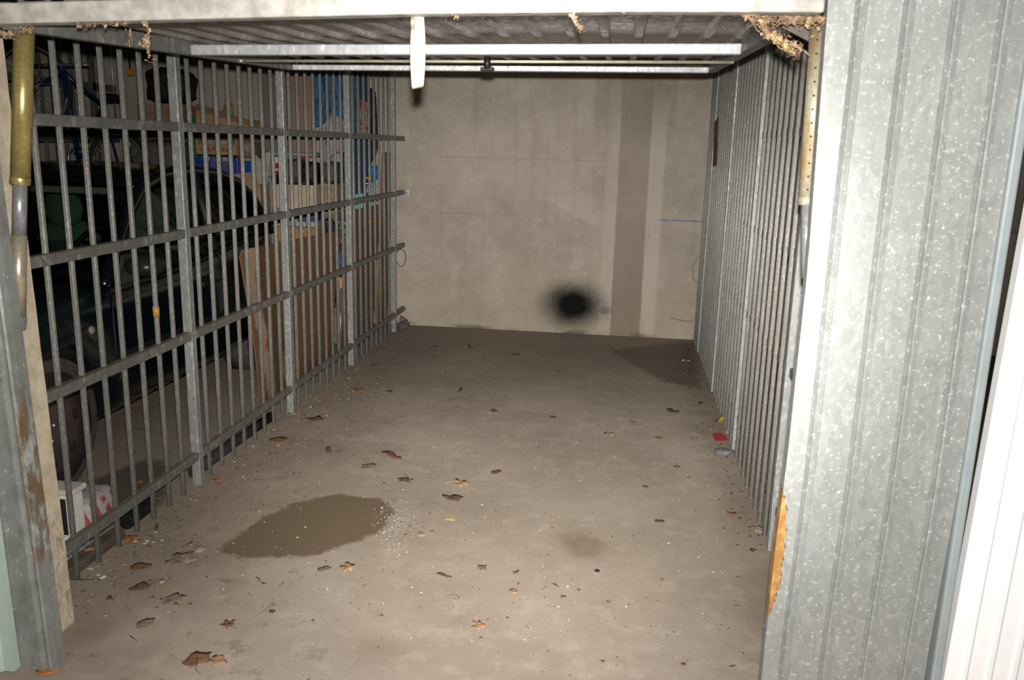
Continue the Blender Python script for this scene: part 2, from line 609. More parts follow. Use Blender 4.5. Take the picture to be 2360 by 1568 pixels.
struct(MB().box((-9.5, -2.5, -0.12), (5.0, WALL_Y, 0)), 'floor', M_floor)
struct(MB().box((-9.5, WALL_Y, -0.12), (5.0, WALL_Y + 0.25, 2.75)), 'wall_back', M_wall)
struct(MB().box((-9.5, FRONT + 0.06, 2.55), (5.0, WALL_Y, 2.75)), 'ceiling', M_ceil)
struct(MB().box((-9.7, FRONT + 0.06, -0.12), (-9.5, WALL_Y + 0.25, 2.75)), 'wall_left', M_ceil)
struct(MB().box((5.0, FRONT + 0.06, -0.12), (5.2, WALL_Y + 0.25, 2.75)), 'wall_right', M_ceil)
# front lintel above the openings
struct(MB().box((-9.5, FRONT + 0.02, 2.12), (5.0, FRONT + 0.16, 2.55)), 'wall_front', M_galv_jamb)

# cream concrete pier closing the left partition (its inner face looks at the bay)
pb = [atY(172, 1431, 2.36), atY(64, 558, 2.36)]
sl = (pb[1].x - pb[0].x) / (pb[1].z - pb[0].z)
xp0, xp1 = pb[0].x, pb[0].x + sl * 2.55
pil = MB()
pn = 40
rings = []
for i in range(pn + 1):
    z = 2.55 * i / pn
    xx = xp0 + sl * z
    j = 0.004 * noise.noise(Vector((0, 3.1, z * 9)))
    rings.append([(xx, 2.14, z), (xx, 2.36 + j, z), (xx - 0.20, 2.365 + j, z), (xx - 0.20, 2.14, z)])
pil.loft(rings, smooth=False)
o = struct(pil, 'wall_pier', M_pillar)

# ================================================================== barred partitions
def bar_profile(cx, cy, r=0.0106, n=24):
    out = []
    for k in range(n):
        a = 2 * pi * k / n
        rr = r * (1 - 0.28 * max(0.0, cos(4 * a)) ** 6)
        out.append((cx + rr * cos(a), cy + rr * sin(a)))
    return out


PS = 0.042       # post section
ZTOP = 2.35


def bay_bars(ya, yb, n=8, first=None):
    d = (yb - ya) / (n + 1)
    return [ya + d * (k + 1) + 0.012 for k in range(n)]


def grille(root, x_in, ys_posts, bars, z_rails, y_front, y_back, lean=0.0):
    """x_in: room-side face of rails and posts"""
    for y in ys_posts:
        MB().box((x_in - PS, y, 0), (x_in, y + PS, ZTOP)).build('post', M_galv_post, root, bevel=0.004)
    seg = [y_front] + ys_posts + [y_back]
    for z in z_rails:
        for a, b in zip(seg[:-1], seg[1:]):
            ya = a if a == y_front else a + PS
            if b - ya < 0.03:
                continue
            MB().box((x_in - 0.034, ya, z - RH), (x_in, b, z)).build('rail', M_galv_rail, root, bevel=0.004)
    for y in bars:
        p = [(px_, py_, 0.0) for px_, py_ in bar_profile(x_in - 0.026, y)]
        MB().prism(p, (0, 0, ZTOP), smooth=True).build('bar', M_galv_bar, root)


gl = thing('security_grille', 'galvanised steel bar partition on the left, in front of the parked dark car', 'grille', (XL, 4.8, 0))
barsL = [2.495, 2.622] + [2.753, 2.887, 3.019, 3.147, 3.277, 3.402]
barsL += [3.655 + 0.1292 * k for k in range(8)]
barsL += bay_bars(YL[1] + 0.01, YL[2] + 0.01) + bay_bars(YL[2] + 0.01, YL[3] + 0.01)
grille(gl, XL, YL, barsL, ZR, 2.366, WALL_Y)
for u, v in ((936, 445), (936, 712)):
    p = atY(u, v, WALL_Y)
    br = MB().box((p.x - 0.028, WALL_Y - 0.006, p.z - 0.027), (p.x + 0.028, WALL_Y, p.z + 0.027)).build('wall_bracket', M_galv_bright, gl, bevel=0.002)
    MB().lathe([(0.011, 0), (0.011, -0.008), (0.006, -0.012), (0.0, -0.012)], (p.x + 0.004, WALL_Y - 0.006, p.z), 'y', 12).build('bolt', M_steel, br)
# scraps of tape left on the bars
for (u, v, x, wd, hh, nm) in ((354, 718, -1.912, 0.012, 0.022, 'tape_scrap'), (852, 411, -1.912, 0.011, 0.020, 'tape_scrap'), (853, 511, -1.912, 0.010, 0.010, 'tape_scrap')):
    p = atX(u, v, x)
    yb = min(barsL, key=lambda q: abs(q - p.y))
    p = atY(u, v, yb)
    MB().tube([(XL - 0.026, yb, p.z - hh), (XL - 0.026, yb, p.z + hh)], 0.0138, 16).build(nm, plain('brown tape', (0.42, 0.21, 0.06), 0.6), gl)

gr = thing('security_grille', 'galvanised steel bar partition on the right, behind the corrugated front sheet', 'grille', (XR, 4.8, 0))
barsR = [3.16, 3.03, 2.9, 2.77, 2.64, 2.51]
for a, b in zip(YR[:-1], YR[1:]):
    barsR += bay_bars(a + 0.005, b + 0.005)
barsR += [YR[3] + 0.13 * (k + 1) for k in range(3)]
PSR = PS
for y in YR:
    MB().box((XR, y, 0), (XR + PS, y + PS, ZTOP)).build('post', M_zinc_post, gr, bevel=0.004)
segR = [2.366] + YR + [WALL_Y]
for z in (1.712, 1.238, 0.785, 0.20):
    for a, b in zip(segR[:-1], segR[1:]):
        ya = a if a == 2.366 else a + PS
        MB().box((XR + 0.014, ya, z - RH), (XR + 0.042, b, z)).build('rail', M_galv_rail, gr, bevel=0.004)
for y in barsR:
    p = [(px_, py_, 0.0) for px_, py_ in bar_profile(XR + 0.0106, y)]
    MB().prism(p, (0, 0, ZTOP), smooth=True).build('bar', M_zinc_bar, gr)

# far partition of the neighbouring bay (behind bicycle and car)
gf = thing('security_grille', 'unlit steel bar partition beyond the bicycle at the far side of the next bay', 'grille', (-4.55, 4.8, 0))
M_dim = plain('dull galvanised bar', (0.15, 0.15, 0.14), 0.6, 0.2)
for y in (3.5, 4.66, 5.82, 7.0):
    MB().box((-4.592, y, 0), (-4.55, y + PS, ZTOP)).build('post', M_dim, gf)
for z in (2.02, 1.58, 1.0, 0.2):
    MB().box((-4.584, 2.3, z - 0.03), (-4.55, WALL_Y, z + 0.03)).build('rail', M_dim, gf)
for k in range(37):
    MB().tube([(-4.567, 2.45 + k * 0.13, 0.0), (-4.567, 2.45 + k * 0.13, ZTOP)], 0.0125, 8).build('bar', M_dim, gf)

# ================================================================== up-and-over door, open overhead
def on_frame(s, t, dz=0.0):
    """s 0..1 left to right, t 0..1 front to back, underside of the door frame"""
    fl0, fl1 = Vector((-1.615, 2.05, 1.860)), Vector((-1.600, 3.992, 1.928))
    fr0, fr1 = Vector((0.425, 2.05, 1.899)), Vector((0.400, 4.190, 1.958))
    a = fl0.lerp(fl1, t)
    b = fr0.lerp(fr1, t)
    p = a.lerp(b, s)
    p.z += dz
    return p


door = thing('up_and_over_door', 'galvanised ribbed garage door swung open overhead on its steel frame', 'garage door', (-0.6, 2.05, 1.86))
# ribbed sheet: profile across, running front to back
pitch, nrib = 0.113, 18
prof = []
W = 2.02
x = 0.0
prof.append((0.0, 0.0))
for k in range(nrib):
    c = 0.05 + k * pitch
    if c + 0.02 > W:
        break
    prof += [(c - 0.019, 0.0), (c - 0.011, -0.013), (c + 0.011, -0.013), (c + 0.019, 0.0)]
prof.append((W, 0.0))
sheet = MB()
base = len(sheet.v)
nt = 24
for i in range(nt + 1):
    t = i / nt
    for (q, h) in prof:
        p = on_frame(q / W, 0.03 + 0.97 * t, 0.066 + h)
        p.z += 0.005 * sin(t * 9 + q * 3)
        sheet.v.append(p)
m = len(prof)
for i in range(nt):
    for j in range(m - 1):
        a = i * m + j
        sheet.f.append((a, a + 1, a + m + 1, a + m))
        sheet.sm.append(False)
sheet.build('ribbed_sheet', M_galv_door, door, solid=0.002)


def framebar(s0, t0, s1, t1, w, hgt, z0, name, mat, inset=0.0):
    a, b = on_frame(s0, t0), on_frame(s1, t1)
    d = (b - a).normalized()
    n = Vector((-d.y, d.x, 0)).normalized() * (w / 2)
    z = Vector((0, 0, 1))
    p = [a - n + z * z0, b - n + z * z0, b + n + z * z0, a + n + z * z0]
    p += [q + z * hgt for q in p]
    return MB().hexa(p).build(name, mat, door, bevel=0.004)


framebar(0.011, 0.03, 0.011, 1.0, 0.04, 0.05, 0.0, 'side_rail', M_galv_rail)
framebar(0.989, 0.05, 0.989, 1.0, 0.04, 0.05, 0.004, 'side_rail', M_galv_rail)
# front (bottom) rail, pale with dust, closest to the camera
bp = [atY(u, v, 2.05) for u, v in ((-90, 58), (0, 55), (450, 44), (950, 32), (1450, 27), (1900, 28.5))]
beam = MB()
rings = []
for k, p in enumerate(bp):
    xx = max(-1.625, min(0.433, p.x))
    rings.append([(xx, 2.05, p.z), (xx, 2.10, p.z), (xx, 2.10, p.z + 0.05), (xx, 2.05, p.z + 0.05)])
beam.loft(rings, smooth=False)
beam.build('bottom_rail', M_beam, door, bevel=0.005)
framebar(0.02, 0.502, 0.98, 0.492, 0.045, 0.036, 0.0, 'cross_channel', M_galv_bright)
framebar(0.02, 0.985, 0.98, 0.985, 0.045, 0.028, 0.0, 'back_channel', M_galv_bright)
# locking rod and handle
ra, rb = atX(545, 140, -1.57), atX(1692, 143, 0.385)
rb.y = ra.y
rod = MB().tube([ra, rb], 0.0062, 10).build('locking_rod', plain('brassy steel rod', (0.58, 0.54, 0.40), 0.35, 0.5), door)
MB().cyl(ra, ra + Vector((0.03, 0, 0)), 0.009, 10).build('rod_nut', M_steel, rod)
pl = atY(1108, 128, ra.y - 0.03)
lk = MB().box((pl.x - 0.068, pl.y - 0.012, pl.z - 0.003), (pl.x + 0.036, pl.y + 0.03, pl.z + 0.003)).build('lock_plate', M_galv_bright, door)
ph = atY(1123, 132, ra.y - 0.03)
pe = atY(1123, 160, ra.y - 0.03)
hd = MB()
hd.tube([ph, pe], 0.0135, 14)
hd.build('handle_stem', M_black, lk)
hg = MB()
hg.box((pe.x - 0.026, pe.y - 0.010, pe.z - 0.006), (pe.x + 0.026, pe.y + 0.012, pe.z + 0.008))
hg.build('handle_grip', M_black, lk, bevel=0.004)
# pull strap (a loop of pale webbing on a wire clip)
st = thing('pull_strap', 'cream webbing pull loop hanging from the open door by a wire clip', 'strap', (-0.524, 2.13, 1.91))
M_web = plain('cream webbing', (0.42, 0.345, 0.26), 0.8, var=0.08, scale=40, bump=0.2)
YS_ = 2.105
top, bot = atY(963, 33, YS_), atY(963, 203, YS_)
L_ = top.z - bot.z


def strap_pt(u, w):
    # loop: down one side, round the bottom, up the other
    s = u * 2
    hw = 0.0125
    if s < 1:
        z = top.z - L_ * s
        off = -0.006 - 0.010 * sin(pi * s)
        tw = 0.3 * s
    else:
        z = top.z - L_ * (2 - s)
        off = 0.006 + 0.012 * sin(pi * (2 - s))
        tw = 0.3 * (2 - s)
    wx = (w - 0.5) * 2 * hw
    shift = -0.002 * sin(s * 3.0)
    zz = z + (0.006 * (w - 0.5) if 0.8 < s < 1.2 else 0)
    return (top.x + wx * cos(tw) + shift, YS_ + off * (1 if abs(s - 1) > 0.02 else 0.3) + wx * sin(tw), zz)


MB().grid(strap_pt, 60, 5).build('webbing_loop', M_web, st, solid=0.0018)
cl = MB()
for dx in (-0.005, 0.001):
    cl.tube([(top.x - 0.006 + dx, YS_ - 0.018, top.z + 0.002), (top.x - 0.006 + dx, YS_ - 0.020, top.z - 0.036)], 0.0021, 8)
cl.tube([(top.x - 0.011, YS_ - 0.020, top.z - 0.036), (top.x - 0.005, YS_ - 0.020, top.z - 0.039)], 0.002, 8)
cl.build('wire_clip', M_steel, st)

# ================================================================== spring tubes each side of the opening
def mat_rusty(name, base, rust, amt, z0, z1, metal=0.55):
    t = NT(name)
    n = t.noise(22, 4, 0.65, stretch=(1, 1, 0.25))
    n2 = t.noise(90, 3)
    c = t.mix(t.step(n2, 0.4, 0.7), tuple(q * 0.8 for q in base), base)
    c = t.mix(t.m_('MULTIPLY', t.step(n, 0.48, 0.72), amt), c, rust)
    return t.bsdf(c, 0.32, metal, t.bump(n2, 0.001, 0.2), 0.5)


M_goldpipe = mat_rusty('yellow chromate tube', (0.46, 0.37, 0.14), (0.28, 0.12, 0.03), 0.75, 0, 1)
M_graypipe = mat_rusty('grey zinc tube', (0.40, 0.41, 0.42), (0.30, 0.26, 0.20), 0.4, 0, 1)
M_chrome = mat_rusty('worn chromate tube', (0.52, 0.46, 0.34), (0.30, 0.24, 0.10), 0.5, 0, 1)
M_creampipe = mat_rusty('rusty cream tube', (0.50, 0.47, 0.34), (0.40, 0.20, 0.04), 0.95, 0, 1, 0.35)

YT = 2.2
tp = [atY(u, v, YT) for u, v in ((56, 66), (47, 408), (46, 424), (44, 541), (42, 728), (40, 756), (38, 846))]
sL = thing('door_spring', 'yellowish telescopic spring tube in front of the cream concrete pier', 'door spring', tuple(tp[6]))
MB().tube([tp[0], tp[1]], 0.0255, 24).build('outer_tube', M_goldpipe, sL)
MB().tube([tp[1], tp[2]], 0.0265, 24).build('collar', M_goldpipe, sL, bevel=0.001)
MB().tube([tp[2], tp[3]], 0.0190, 24).build('middle_tube', M_graypipe, sL)
MB().tube([tp[3], tp[4]], 0.0205, 24).build('inner_tube', M_chrome, sL)
ck = MB().tube([tp[4], tp[5]], 0.0225, 24)
ck.box((tp[4].x, YT - 0.023, tp[5].z), (tp[4].x + 0.026, YT - 0.008, tp[4].z))
ck.build('clamp', M_graypipe, sL, bevel=0.001)
fb = MB()
q0, q1 = tp[5], tp[6]
fb.hexa([(q1.x - 0.010, YT - 0.004, q1.z), (q1.x + 0.010, YT - 0.004, q1.z + 0.008), (q1.x + 0.010, YT + 0.002, q1.z + 0.008), (q1.x - 0.010, YT + 0.002, q1.z),
         (q0.x - 0.014, YT - 0.004, q0.z), (q0.x + 0.012, YT - 0.004, q0.z), (q0.x + 0.012, YT + 0.002, q0.z), (q0.x - 0.014, YT + 0.002, q0.z)])
fbo = fb.build('flat_link', M_graypipe, sL, bevel=0.002)
for fr, cc in ((0.62, (0.30, 0.07, 0.03)), (0.36, (0.02, 0.02, 0.02)), (0.16, (0.45, 0.40, 0.32))):
    pz = q1.lerp(q0, fr)
    MB().lathe([(0.0, -0.0065), (0.005, -0.0065), (0.0055, -0.004)], (pz.x, YT, pz.z), 'y', 14).build('rivet', plain('link rivet', cc, 0.6), fbo)

tq = [atY(u, v, YT) for u, v in ((1887, 68), (1862, 452), (1861, 472), (1855, 640))]
sR = thing('door_spring', 'rust-streaked cream spring tube beside the edge of the right corrugated sheet', 'door spring', (tq[3].x, YT, tq[3].z))
MB().tube([tq[0], tq[1]], 0.0215, 24).build('outer_tube', M_creampipe, sR)
MB().tube([tq[1], tq[2]], 0.0225, 24).build('collar', M_creampipe, sR)
MB().tube([tq[2], Vector((tq[3].x + 0.006, YT, tq[3].z))], 0.0150, 24).build('inner_tube', M_graypipe, sR)
dots = 12
for k in range(dots):
    p = tq[0].lerp(tq[1], (k + 0.8) / (dots + 0.3))
    MB().lathe([(0.0, -0.0228), (0.0026, -0.0228), (0.0030, -0.020)], (p.x - 0.006, YT, p.z), 'y', 10).build('spring_hole', plain('rusty hole', (0.10, 0.05, 0.03), 0.8), sR)
# small lever bracket at the head of the right tube
hb = atY(1875, 75, 2.24)
MB().hexa([(hb.x - 0.075, 2.235, hb.z + 0.01), (hb.x + 0.02, 2.235, hb.z - 0.035), (hb.x + 0.02, 2.245, hb.z - 0.035), (hb.x - 0.075, 2.245, hb.z + 0.01),
           (hb.x - 0.075, 2.235, hb.z + 0.03), (hb.x + 0.03, 2.235, hb.z + 0.03), (hb.x + 0.03, 2.245, hb.z + 0.03), (hb.x - 0.075, 2.245, hb.z + 0.03)]).build('lever_arm', plain('grimy steel', (0.10, 0.09, 0.08), 0.6, 0.3), door)


# ================================================================== front cladding
def rusty_sheet():
    t = NT('galvanised corrugated sheet with torn rusty edge')
    x, y, z = t.xyz()
    cell = t.voro(64, out='Color', stretch=(1, 1, 0.55))
    sp = t.n('ShaderNodeSeparateColor')
    t.link(cell, sp.inputs[0])
    base = (0.33, 0.342, 0.33)
    c = t.mix(sp.outputs[0], tuple(q * 0.84 for q in base), base)
    nz_ = t.noise(75, 4, 0.62)
    nf_ = t.noise(160, 2, 0.5)
    f = t.m_('MULTIPLY', t.step(nz_, 0.53, 0.64), t.step(nf_, 0.44, 0.62))
    c = t.mix(t.m_('MULTIPLY', f, 0.62), c, (0.74, 0.75, 0.73))
    c = t.mix(t.m_('MULTIPLY', t.step(nz_, 0.42, 0.32), 0.35), c, (0.24, 0.25, 0.235))
    c = t.mix(t.m_('MULTIPLY', t.step(t.noise(4.5, 4), 0.4, 0.75), 0.45), c, (0.25, 0.265, 0.25))
    # darker towards the ground
    c = t.mix(t.m_('MULTIPLY', t.step(t.m_('ADD', z, t.m_('MULTIPLY', t.noise(3, 3), 0.4)), 0.75, 0.1), 0.30), c, (0.21, 0.225, 0.20))
    # torn coating with rust on the hinge-side edge
    jag = t.m_('MULTIPLY', t.m_('SUBTRACT', t.noise(26, 5, 0.7), 0.5), 0.028)
    wtear = t.m_('MULTIPLY', t.step(z, 0.38, 0.52), t.step(z, 0.80, 0.66))
    edge = t.m_('SUBTRACT', t.m_('ADD', x, jag), t.m_('MULTIPLY_ADD', wtear, 0.021, 0.4445 - 0.66))
    rf = t.m_('MULTIPLY', t.step(edge, 0.0015, -0.0015), t.step(wtear, 0.02, 0.1))
    rc = t.mix(t.step(t.noise(30, 4), 0.4, 0.65), (0.31, 0.15, 0.04), (0.43, 0.26, 0.085))
    c = t.mix(rf, c, rc)
    rim = t.m_('MULTIPLY', t.step(t.m_('ABSOLUTE', edge), 0.003, 0.0005), t.step(wtear, 0.05, 0.2))
    c = t.mix(t.m_('MULTIPLY', rim, t.step(t.noise(50, 2), 0.45, 0.6)), c, (0.07, 0.055, 0.05))
    r = t.m_('MULTIPLY_ADD', sp.outputs[2], 0.2, 0.42)
    me = t.m_('MULTIPLY_ADD', rf, -0.2, 0.2)
    return t.bsdf(c, r, me, t.bump(sp.outputs[0], 0.0008, 0.25))


def ribbed(poly, z0, z1, name, mat, parent, th=0.0025, lean=0.0, warp=None):
    mb = MB()
    n = len(poly)
    nz = 30
    for i in range(nz + 1):
        z = z0 + (z1 - z0) * i / nz
        for k_, (x, y) in enumerate(poly):
            mb.v.append(Vector((x + lean * z + (warp(k_, z) if warp else 0.0), y, z)))
    for i in range(nz):
        for j in range(n - 1):
            a = i * n + j
            mb.f.append((a, a + 1, a + n + 1, a + n))
            mb.sm.append(False)
    return mb.build(name, mat, parent, solid=th)


panR = thing('cladding_sheet', 'galvanised corrugated front sheet right of the opening with a torn rusty edge', 'wall panel', (0.66, FRONT, 0))
y0 = FRONT
h_ = 0.012
xe = 0.4385
poly = [(xe, y0 + 0.035), (xe, y0)]
ribs = [(0.4955, 0.5216), (0.5985, 0.6255), (0.7005, 0.728), (0.8005, 0.830)]
for a, b in ribs:
    w = b - a
    poly += [(a, y0), (a + w * 0.22, y0 - h_), (a + w * 0.36, y0 - h_ * 0.75), (a + w * 0.50, y0 - h_), (a + w * 0.88, y0 - h_ * 0.85), (b, y0)]
poly += [(0.868, y0)]


def bent(k_, z):
    # the free edge of the sheet is bent; its foot sits slightly to the left
    if k_ < 2:
        tb_ = ((0.0, 0.0045), (0.3, 0.0047), (0.59, 0.0055), (0.85, 0.0128), (1.12, 0.0132), (1.33, 0.0145), (1.65, 0.0055), (1.98, -0.003), (2.6, -0.005))
        for (z0_, v0_), (z1_, v1_) in zip(tb_[:-1], tb_[1:]):
            if z <= z1_:
                return v0_ + (v1_ - v0_) * (z - z0_) / (z1_ - z0_)
        return -0.005
    q = max(0.0, min(1.0, (0.85 - z) / 0.6))
    return -0.012 * q * q * (3 - 2 * q)


ribbed(poly, 0.0, 2.6, 'ribbed_sheet', rusty_sheet(), panR, warp=bent)
M_blue = plain('blue-grey painted post', (0.30, 0.34, 0.35), 0.5, var=0.05)
MB().box((0.868, FRONT - 0.016, 0), (0.893, FRONT + 0.04, 2.6)).build('edge_post', M_blue, panR, bevel=0.006)

wd = thing('neighbouring_door', 'white ribbed garage door next door beyond the corrugated sheet', 'garage door', (1.4, FRONT, 0))
M_wdoor = plain('white enamel sheet', (0.93, 0.93, 0.93), 0.35, var=0.02)
e0, e1 = atY(2175, 1568, FRONT), atY(2333, 700, FRONT)
ls = (e1.x - e0.x) / (e1.z - e0.z)
xb = e0.x - ls * e0.z
poly = [(xb, FRONT + 0.03), (xb, FRONT)]
xx = xb + 0.035
while xx < xb + 2.0:
    poly += [(xx, FRONT), (xx + 0.006, FRONT - 0.004), (xx + 0.016, FRONT - 0.004), (xx + 0.022, FRONT)]
    xx += 0.06
ribbed(poly, 0.01, 2.3, 'ribbed_leaf', M_wdoor, wd, lean=ls)
MB().box((2.9, FRONT - 0.02, 0.0), (2.96, FRONT + 0.04, 2.6)).build('frame_post', M_blue, wd)

# left jamb sheet
jb, jt = atY(135, 1545, FRONT), atY(5, 573, FRONT)
jl = (jt.x - jb.x) / (jt.z - jb.z)
xj = jb.x - jl * jb.z


def mat_jamb():
    t = NT('weathered jamb sheet')
    x, y, z = t.xyz()
    base = (0.27, 0.285, 0.265)
    cell = t.voro(60, out='Color', stretch=(1, 1, 0.5))
    sp = t.n('ShaderNodeSeparateColor')
    t.link(cell, sp.inputs[0])
    c = t.mix(sp.outputs[0], tuple(q * 0.85 for q in base), base)
    v = t.voro(95, stretch=(1, 1, 0.5))
    c = t.mix(t.m_('MULTIPLY', t.m_('MULTIPLY', t.step(v, 0.3, 0.2), t.step(t.noise(30, 2), 0.5, 0.62)), 0.6), c, (0.55, 0.57, 0.55))
    c = t.mix(t.m_('MULTIPLY', t.step(t.noise(8, 5, 0.65), 0.42, 0.7), 0.6), c, (0.12, 0.12, 0.105))
    xs_ = t.m_('SUBTRACT', x, t.m_('MULTIPLY', z, jl))
    nr = t.noise(20, 5, 0.7, stretch=(1, 1, 0.3))
    rf = t.m_('MULTIPLY', t.m_('MULTIPLY', t.step(xs_, -0.035, -0.022), t.step(nr, 0.44, 0.56)), t.m_('MULTIPLY', t.step(z, 0.30, 0.42), t.step(z, 0.98, 0.8)))
    c = t.mix(t.m_('MULTIPLY', rf, 0.85), c, (0.16, 0.085, 0.025))
    pf = t.m_('MULTIPLY', t.m_('MULTIPLY', t.step(xs_, -0.028, -0.018), t.step(nr, 0.47, 0.40)), t.m_('MULTIPLY', t.step(z, 0.30, 0.42), t.step(z, 0.9, 0.7)))
    c = t.mix(t.m_('MULTIPLY', pf, 0.6), c, (0.52, 0.53, 0.52))
    return t.bsdf(c, 0.5, 0.2, t.bump(sp.outputs[0], 0.0008, 0.2))


panL = thing('cladding_sheet', 'weathered galvanised jamb sheet at the lower left beside the cream pier', 'wall panel', (xj, FRONT, 0))
poly = [(xj, FRONT + 0.035), (xj, FRONT), (xj - 0.020, FRONT), (xj - 0.026, FRONT - 0.004), (xj - 0.032, FRONT), (xj - 0.040, FRONT), (xj - 0.046, FRONT - 0.011), (xj - 0.058, FRONT - 0.011), (xj - 0.066, FRONT)]
for k in range(4):
    q = xj - 0.066 - 0.103 * (k + 1)
    poly += [(q + 0.027, FRONT), (q + 0.020, FRONT - 0.009), (q + 0.006, FRONT - 0.009), (q, FRONT)]
ribbed(poly, 0.0, 2.6, 'ribbed_sheet', mat_jamb(), panL, lean=jl)
# mint door edge further left
mt_b, mt_t = atY(35, 1565, 2.07), atY(0, 1310, 2.07)
ml = (mt_t.x - mt_b.x) / (mt_t.z - mt_b.z)
xm = mt_b.x - ml * mt_b.z
md_ = thing('neighbouring_door', 'mint green painted garage door edge in the lower left corner', 'garage door', (xm, 2.07, 0))
M_mint = plain('mint paint', (0.42, 0.52, 0.46), 0.45, var=0.05)
poly = [(xm, 2.095), (xm, 2.07), (xm - 0.030, 2.07), (xm - 0.038, 2.060), (xm - 0.25, 2.060), (xm - 0.26, 2.07), (xm - 0.9, 2.07)]
ribbed(poly, 0.004, 2.0, 'door_leaf', M_mint, md_, th=0.004, lean=ml)

# ================================================================== parked car in the next bay
def carpaint():
    t = NT('dark green car paint')
    n = t.noise(3, 3)
    c = t.mix(n, (0.002, 0.006, 0.008), (0.003, 0.009, 0.012))
    return t.bsdf(c, 0.22, 0.0, None, 0.5, **{'Coat Weight': 0.6, 'Coat Roughness': 0.08})


def glassmat(name, tint, refl=0.06):
    t = NT(name)
    tr = t.n('ShaderNodeBsdfTransparent')
    tr.inputs[0].default_value = (*tint, 1)
    gl_ = t.n('ShaderNodeBsdfGlossy')
    gl_.inputs['Roughness'].default_value = 0.03
    fr = t.n('ShaderNodeFresnel')
    fr.inputs[0].default_value = 1.12
    mx = t.n('ShaderNodeMixShader')
    t.link(fr.outputs[0], mx.inputs[0])
    t.link(tr.outputs[0], mx.inputs[1])
    t.link(gl_.outputs[0], mx.inputs[2])
    t.link(mx.outputs[0], t.out.inputs[0])
    return t.m


M_paint = carpaint()
M_glass = glassmat('tinted car glass', (0.44, 0.52, 0.475))
M_seat = plain('green grey seat cloth', (0.15, 0.19, 0.165), 0.85, var=0.1, scale=60)
M_trim = plain('black car trim', (0.014, 0.014, 0.015), 0.5)
M_hub = plain('brownish wheel cover', (0.125, 0.10, 0.092), 0.35, 0.4, var=0.1)

XC, HW = -3.27, 0.79
car = thing('car', 'dark green rounded hatchback parked nose-first towards the viewer behind the left bars', 'car', (XC, 4.5, 0))
stn = [(2.70, .32, .52, .55), (2.76, .25, .64, .68), (2.95, .21, .74, .745), (3.10, .205, .79, .77), (3.33, .205, .84, .787), (3.60, .205, .885, .79), (3.85, .205, .875, .79),
       (4.2, .205, .875, .79), (4.6, .205, .89, .79), (5.0, .205, .925, .79), (5.4, .205, .955, .785), (5.7, .21, .97, .77), (5.95, .25, .97, .72), (6.12, .30, .90, .64), (6.19, .38, .72, .54)]
rings = []
for (y, zb, zt, hw) in stn:
    h = zt - zb
    half = [(hw * 0.88, zb), (hw - 0.015, zb + 0.06), (hw, zb + 0.10), (hw + 0.012, zb + 0.42 * h), (hw + 0.004, zb + 0.72 * h), (hw - 0.022, zt - 0.03), (hw - 0.07, zt), (hw * 0.45, zt + 0.03)]
    ring = [(XC, y, zb)] + [(XC + a, y, b) for a, b in half] + [(XC, y, zt + 0.04)] + [(XC - a, y, b) for a, b in half[::-1]]
    rings.append(ring)
body = MB().loft(rings, smooth=True).build('body', M_paint, car)
cut = MB()
for yy in (3.33, 5.68):
    for sx in (1, -1):
        cut.cyl((XC + sx * 0.50, yy, 0.30), (XC + sx * 0.95, yy, 0.30), 0.335, 40)
cuto = cut.build('arch_cutter', M_trim, car)
bm_ = body.modifiers.new('arch', 'BOOLEAN')
bm_.object = cuto
bm_.operation = 'DIFFERENCE'
bm_.solver = 'EXACT'
bpy.context.view_layer.update()
nm = bpy.data.meshes.new_from_object(body.evaluated_get(bpy.context.evaluated_depsgraph_get()))
body.modifiers.clear()
old = body.data
body.data = nm
bpy.data.objects.remove(cuto)
# arch liners
for yy in (3.33, 5.68):
    for sx in (1, -1):
        MB().lathe([(0.33, 0.0), (0.33, 0.20), (0.02, 0.205)], (XC + sx * 0.77, yy, 0.30), 'x', 36).build('arch_liner', M_rubber, car) if sx < 0 else \
            MB().lathe([(0.33, 0.0), (0.33, -0.20), (0.02, -0.205)], (XC + sx * 0.77, yy, 0.30), 'x', 36).build('arch_liner', plain('dusty arch liner', (0.07, 0.06, 0.055), 0.8), car)

arc = [(3.80, .875, .765), (3.95, 1.01, .735), (4.15, 1.19, .69), (4.38, 1.33, .65), (4.65, 1.395, .628), (5.0, 1.41, .62), (5.35, 1.385, .622), (5.6, 1.32, .638), (5.78, 1.20, .665), (5.90, 1.04, .70), (5.95, .955, .715)]


def arcpt(t, sx):
    f = t * (len(arc) - 1)
    i = min(int(f), len(arc) - 2)
    a, b = arc[i], arc[i + 1]
    k = f - i
    y, z, w = (a[j] + (b[j] - a[j]) * k for j in range(3))
    return Vector((XC + sx * w, y, z))


for sx in (1, -1):
    MB().tube([arcpt(i / 40, sx) for i in range(41)], 0.032, 10).build('roof_pillar', M_paint, car)


def roof_fn(t0, t1, crown):
    def fn(u, v):
        t = t0 + (t1 - t0) * u
        a, b = arcpt(t, 1), arcpt(t, -1)
        p = a.lerp(b, v)
        p.z += crown * 4 * v * (1 - v)
        return p
    return fn


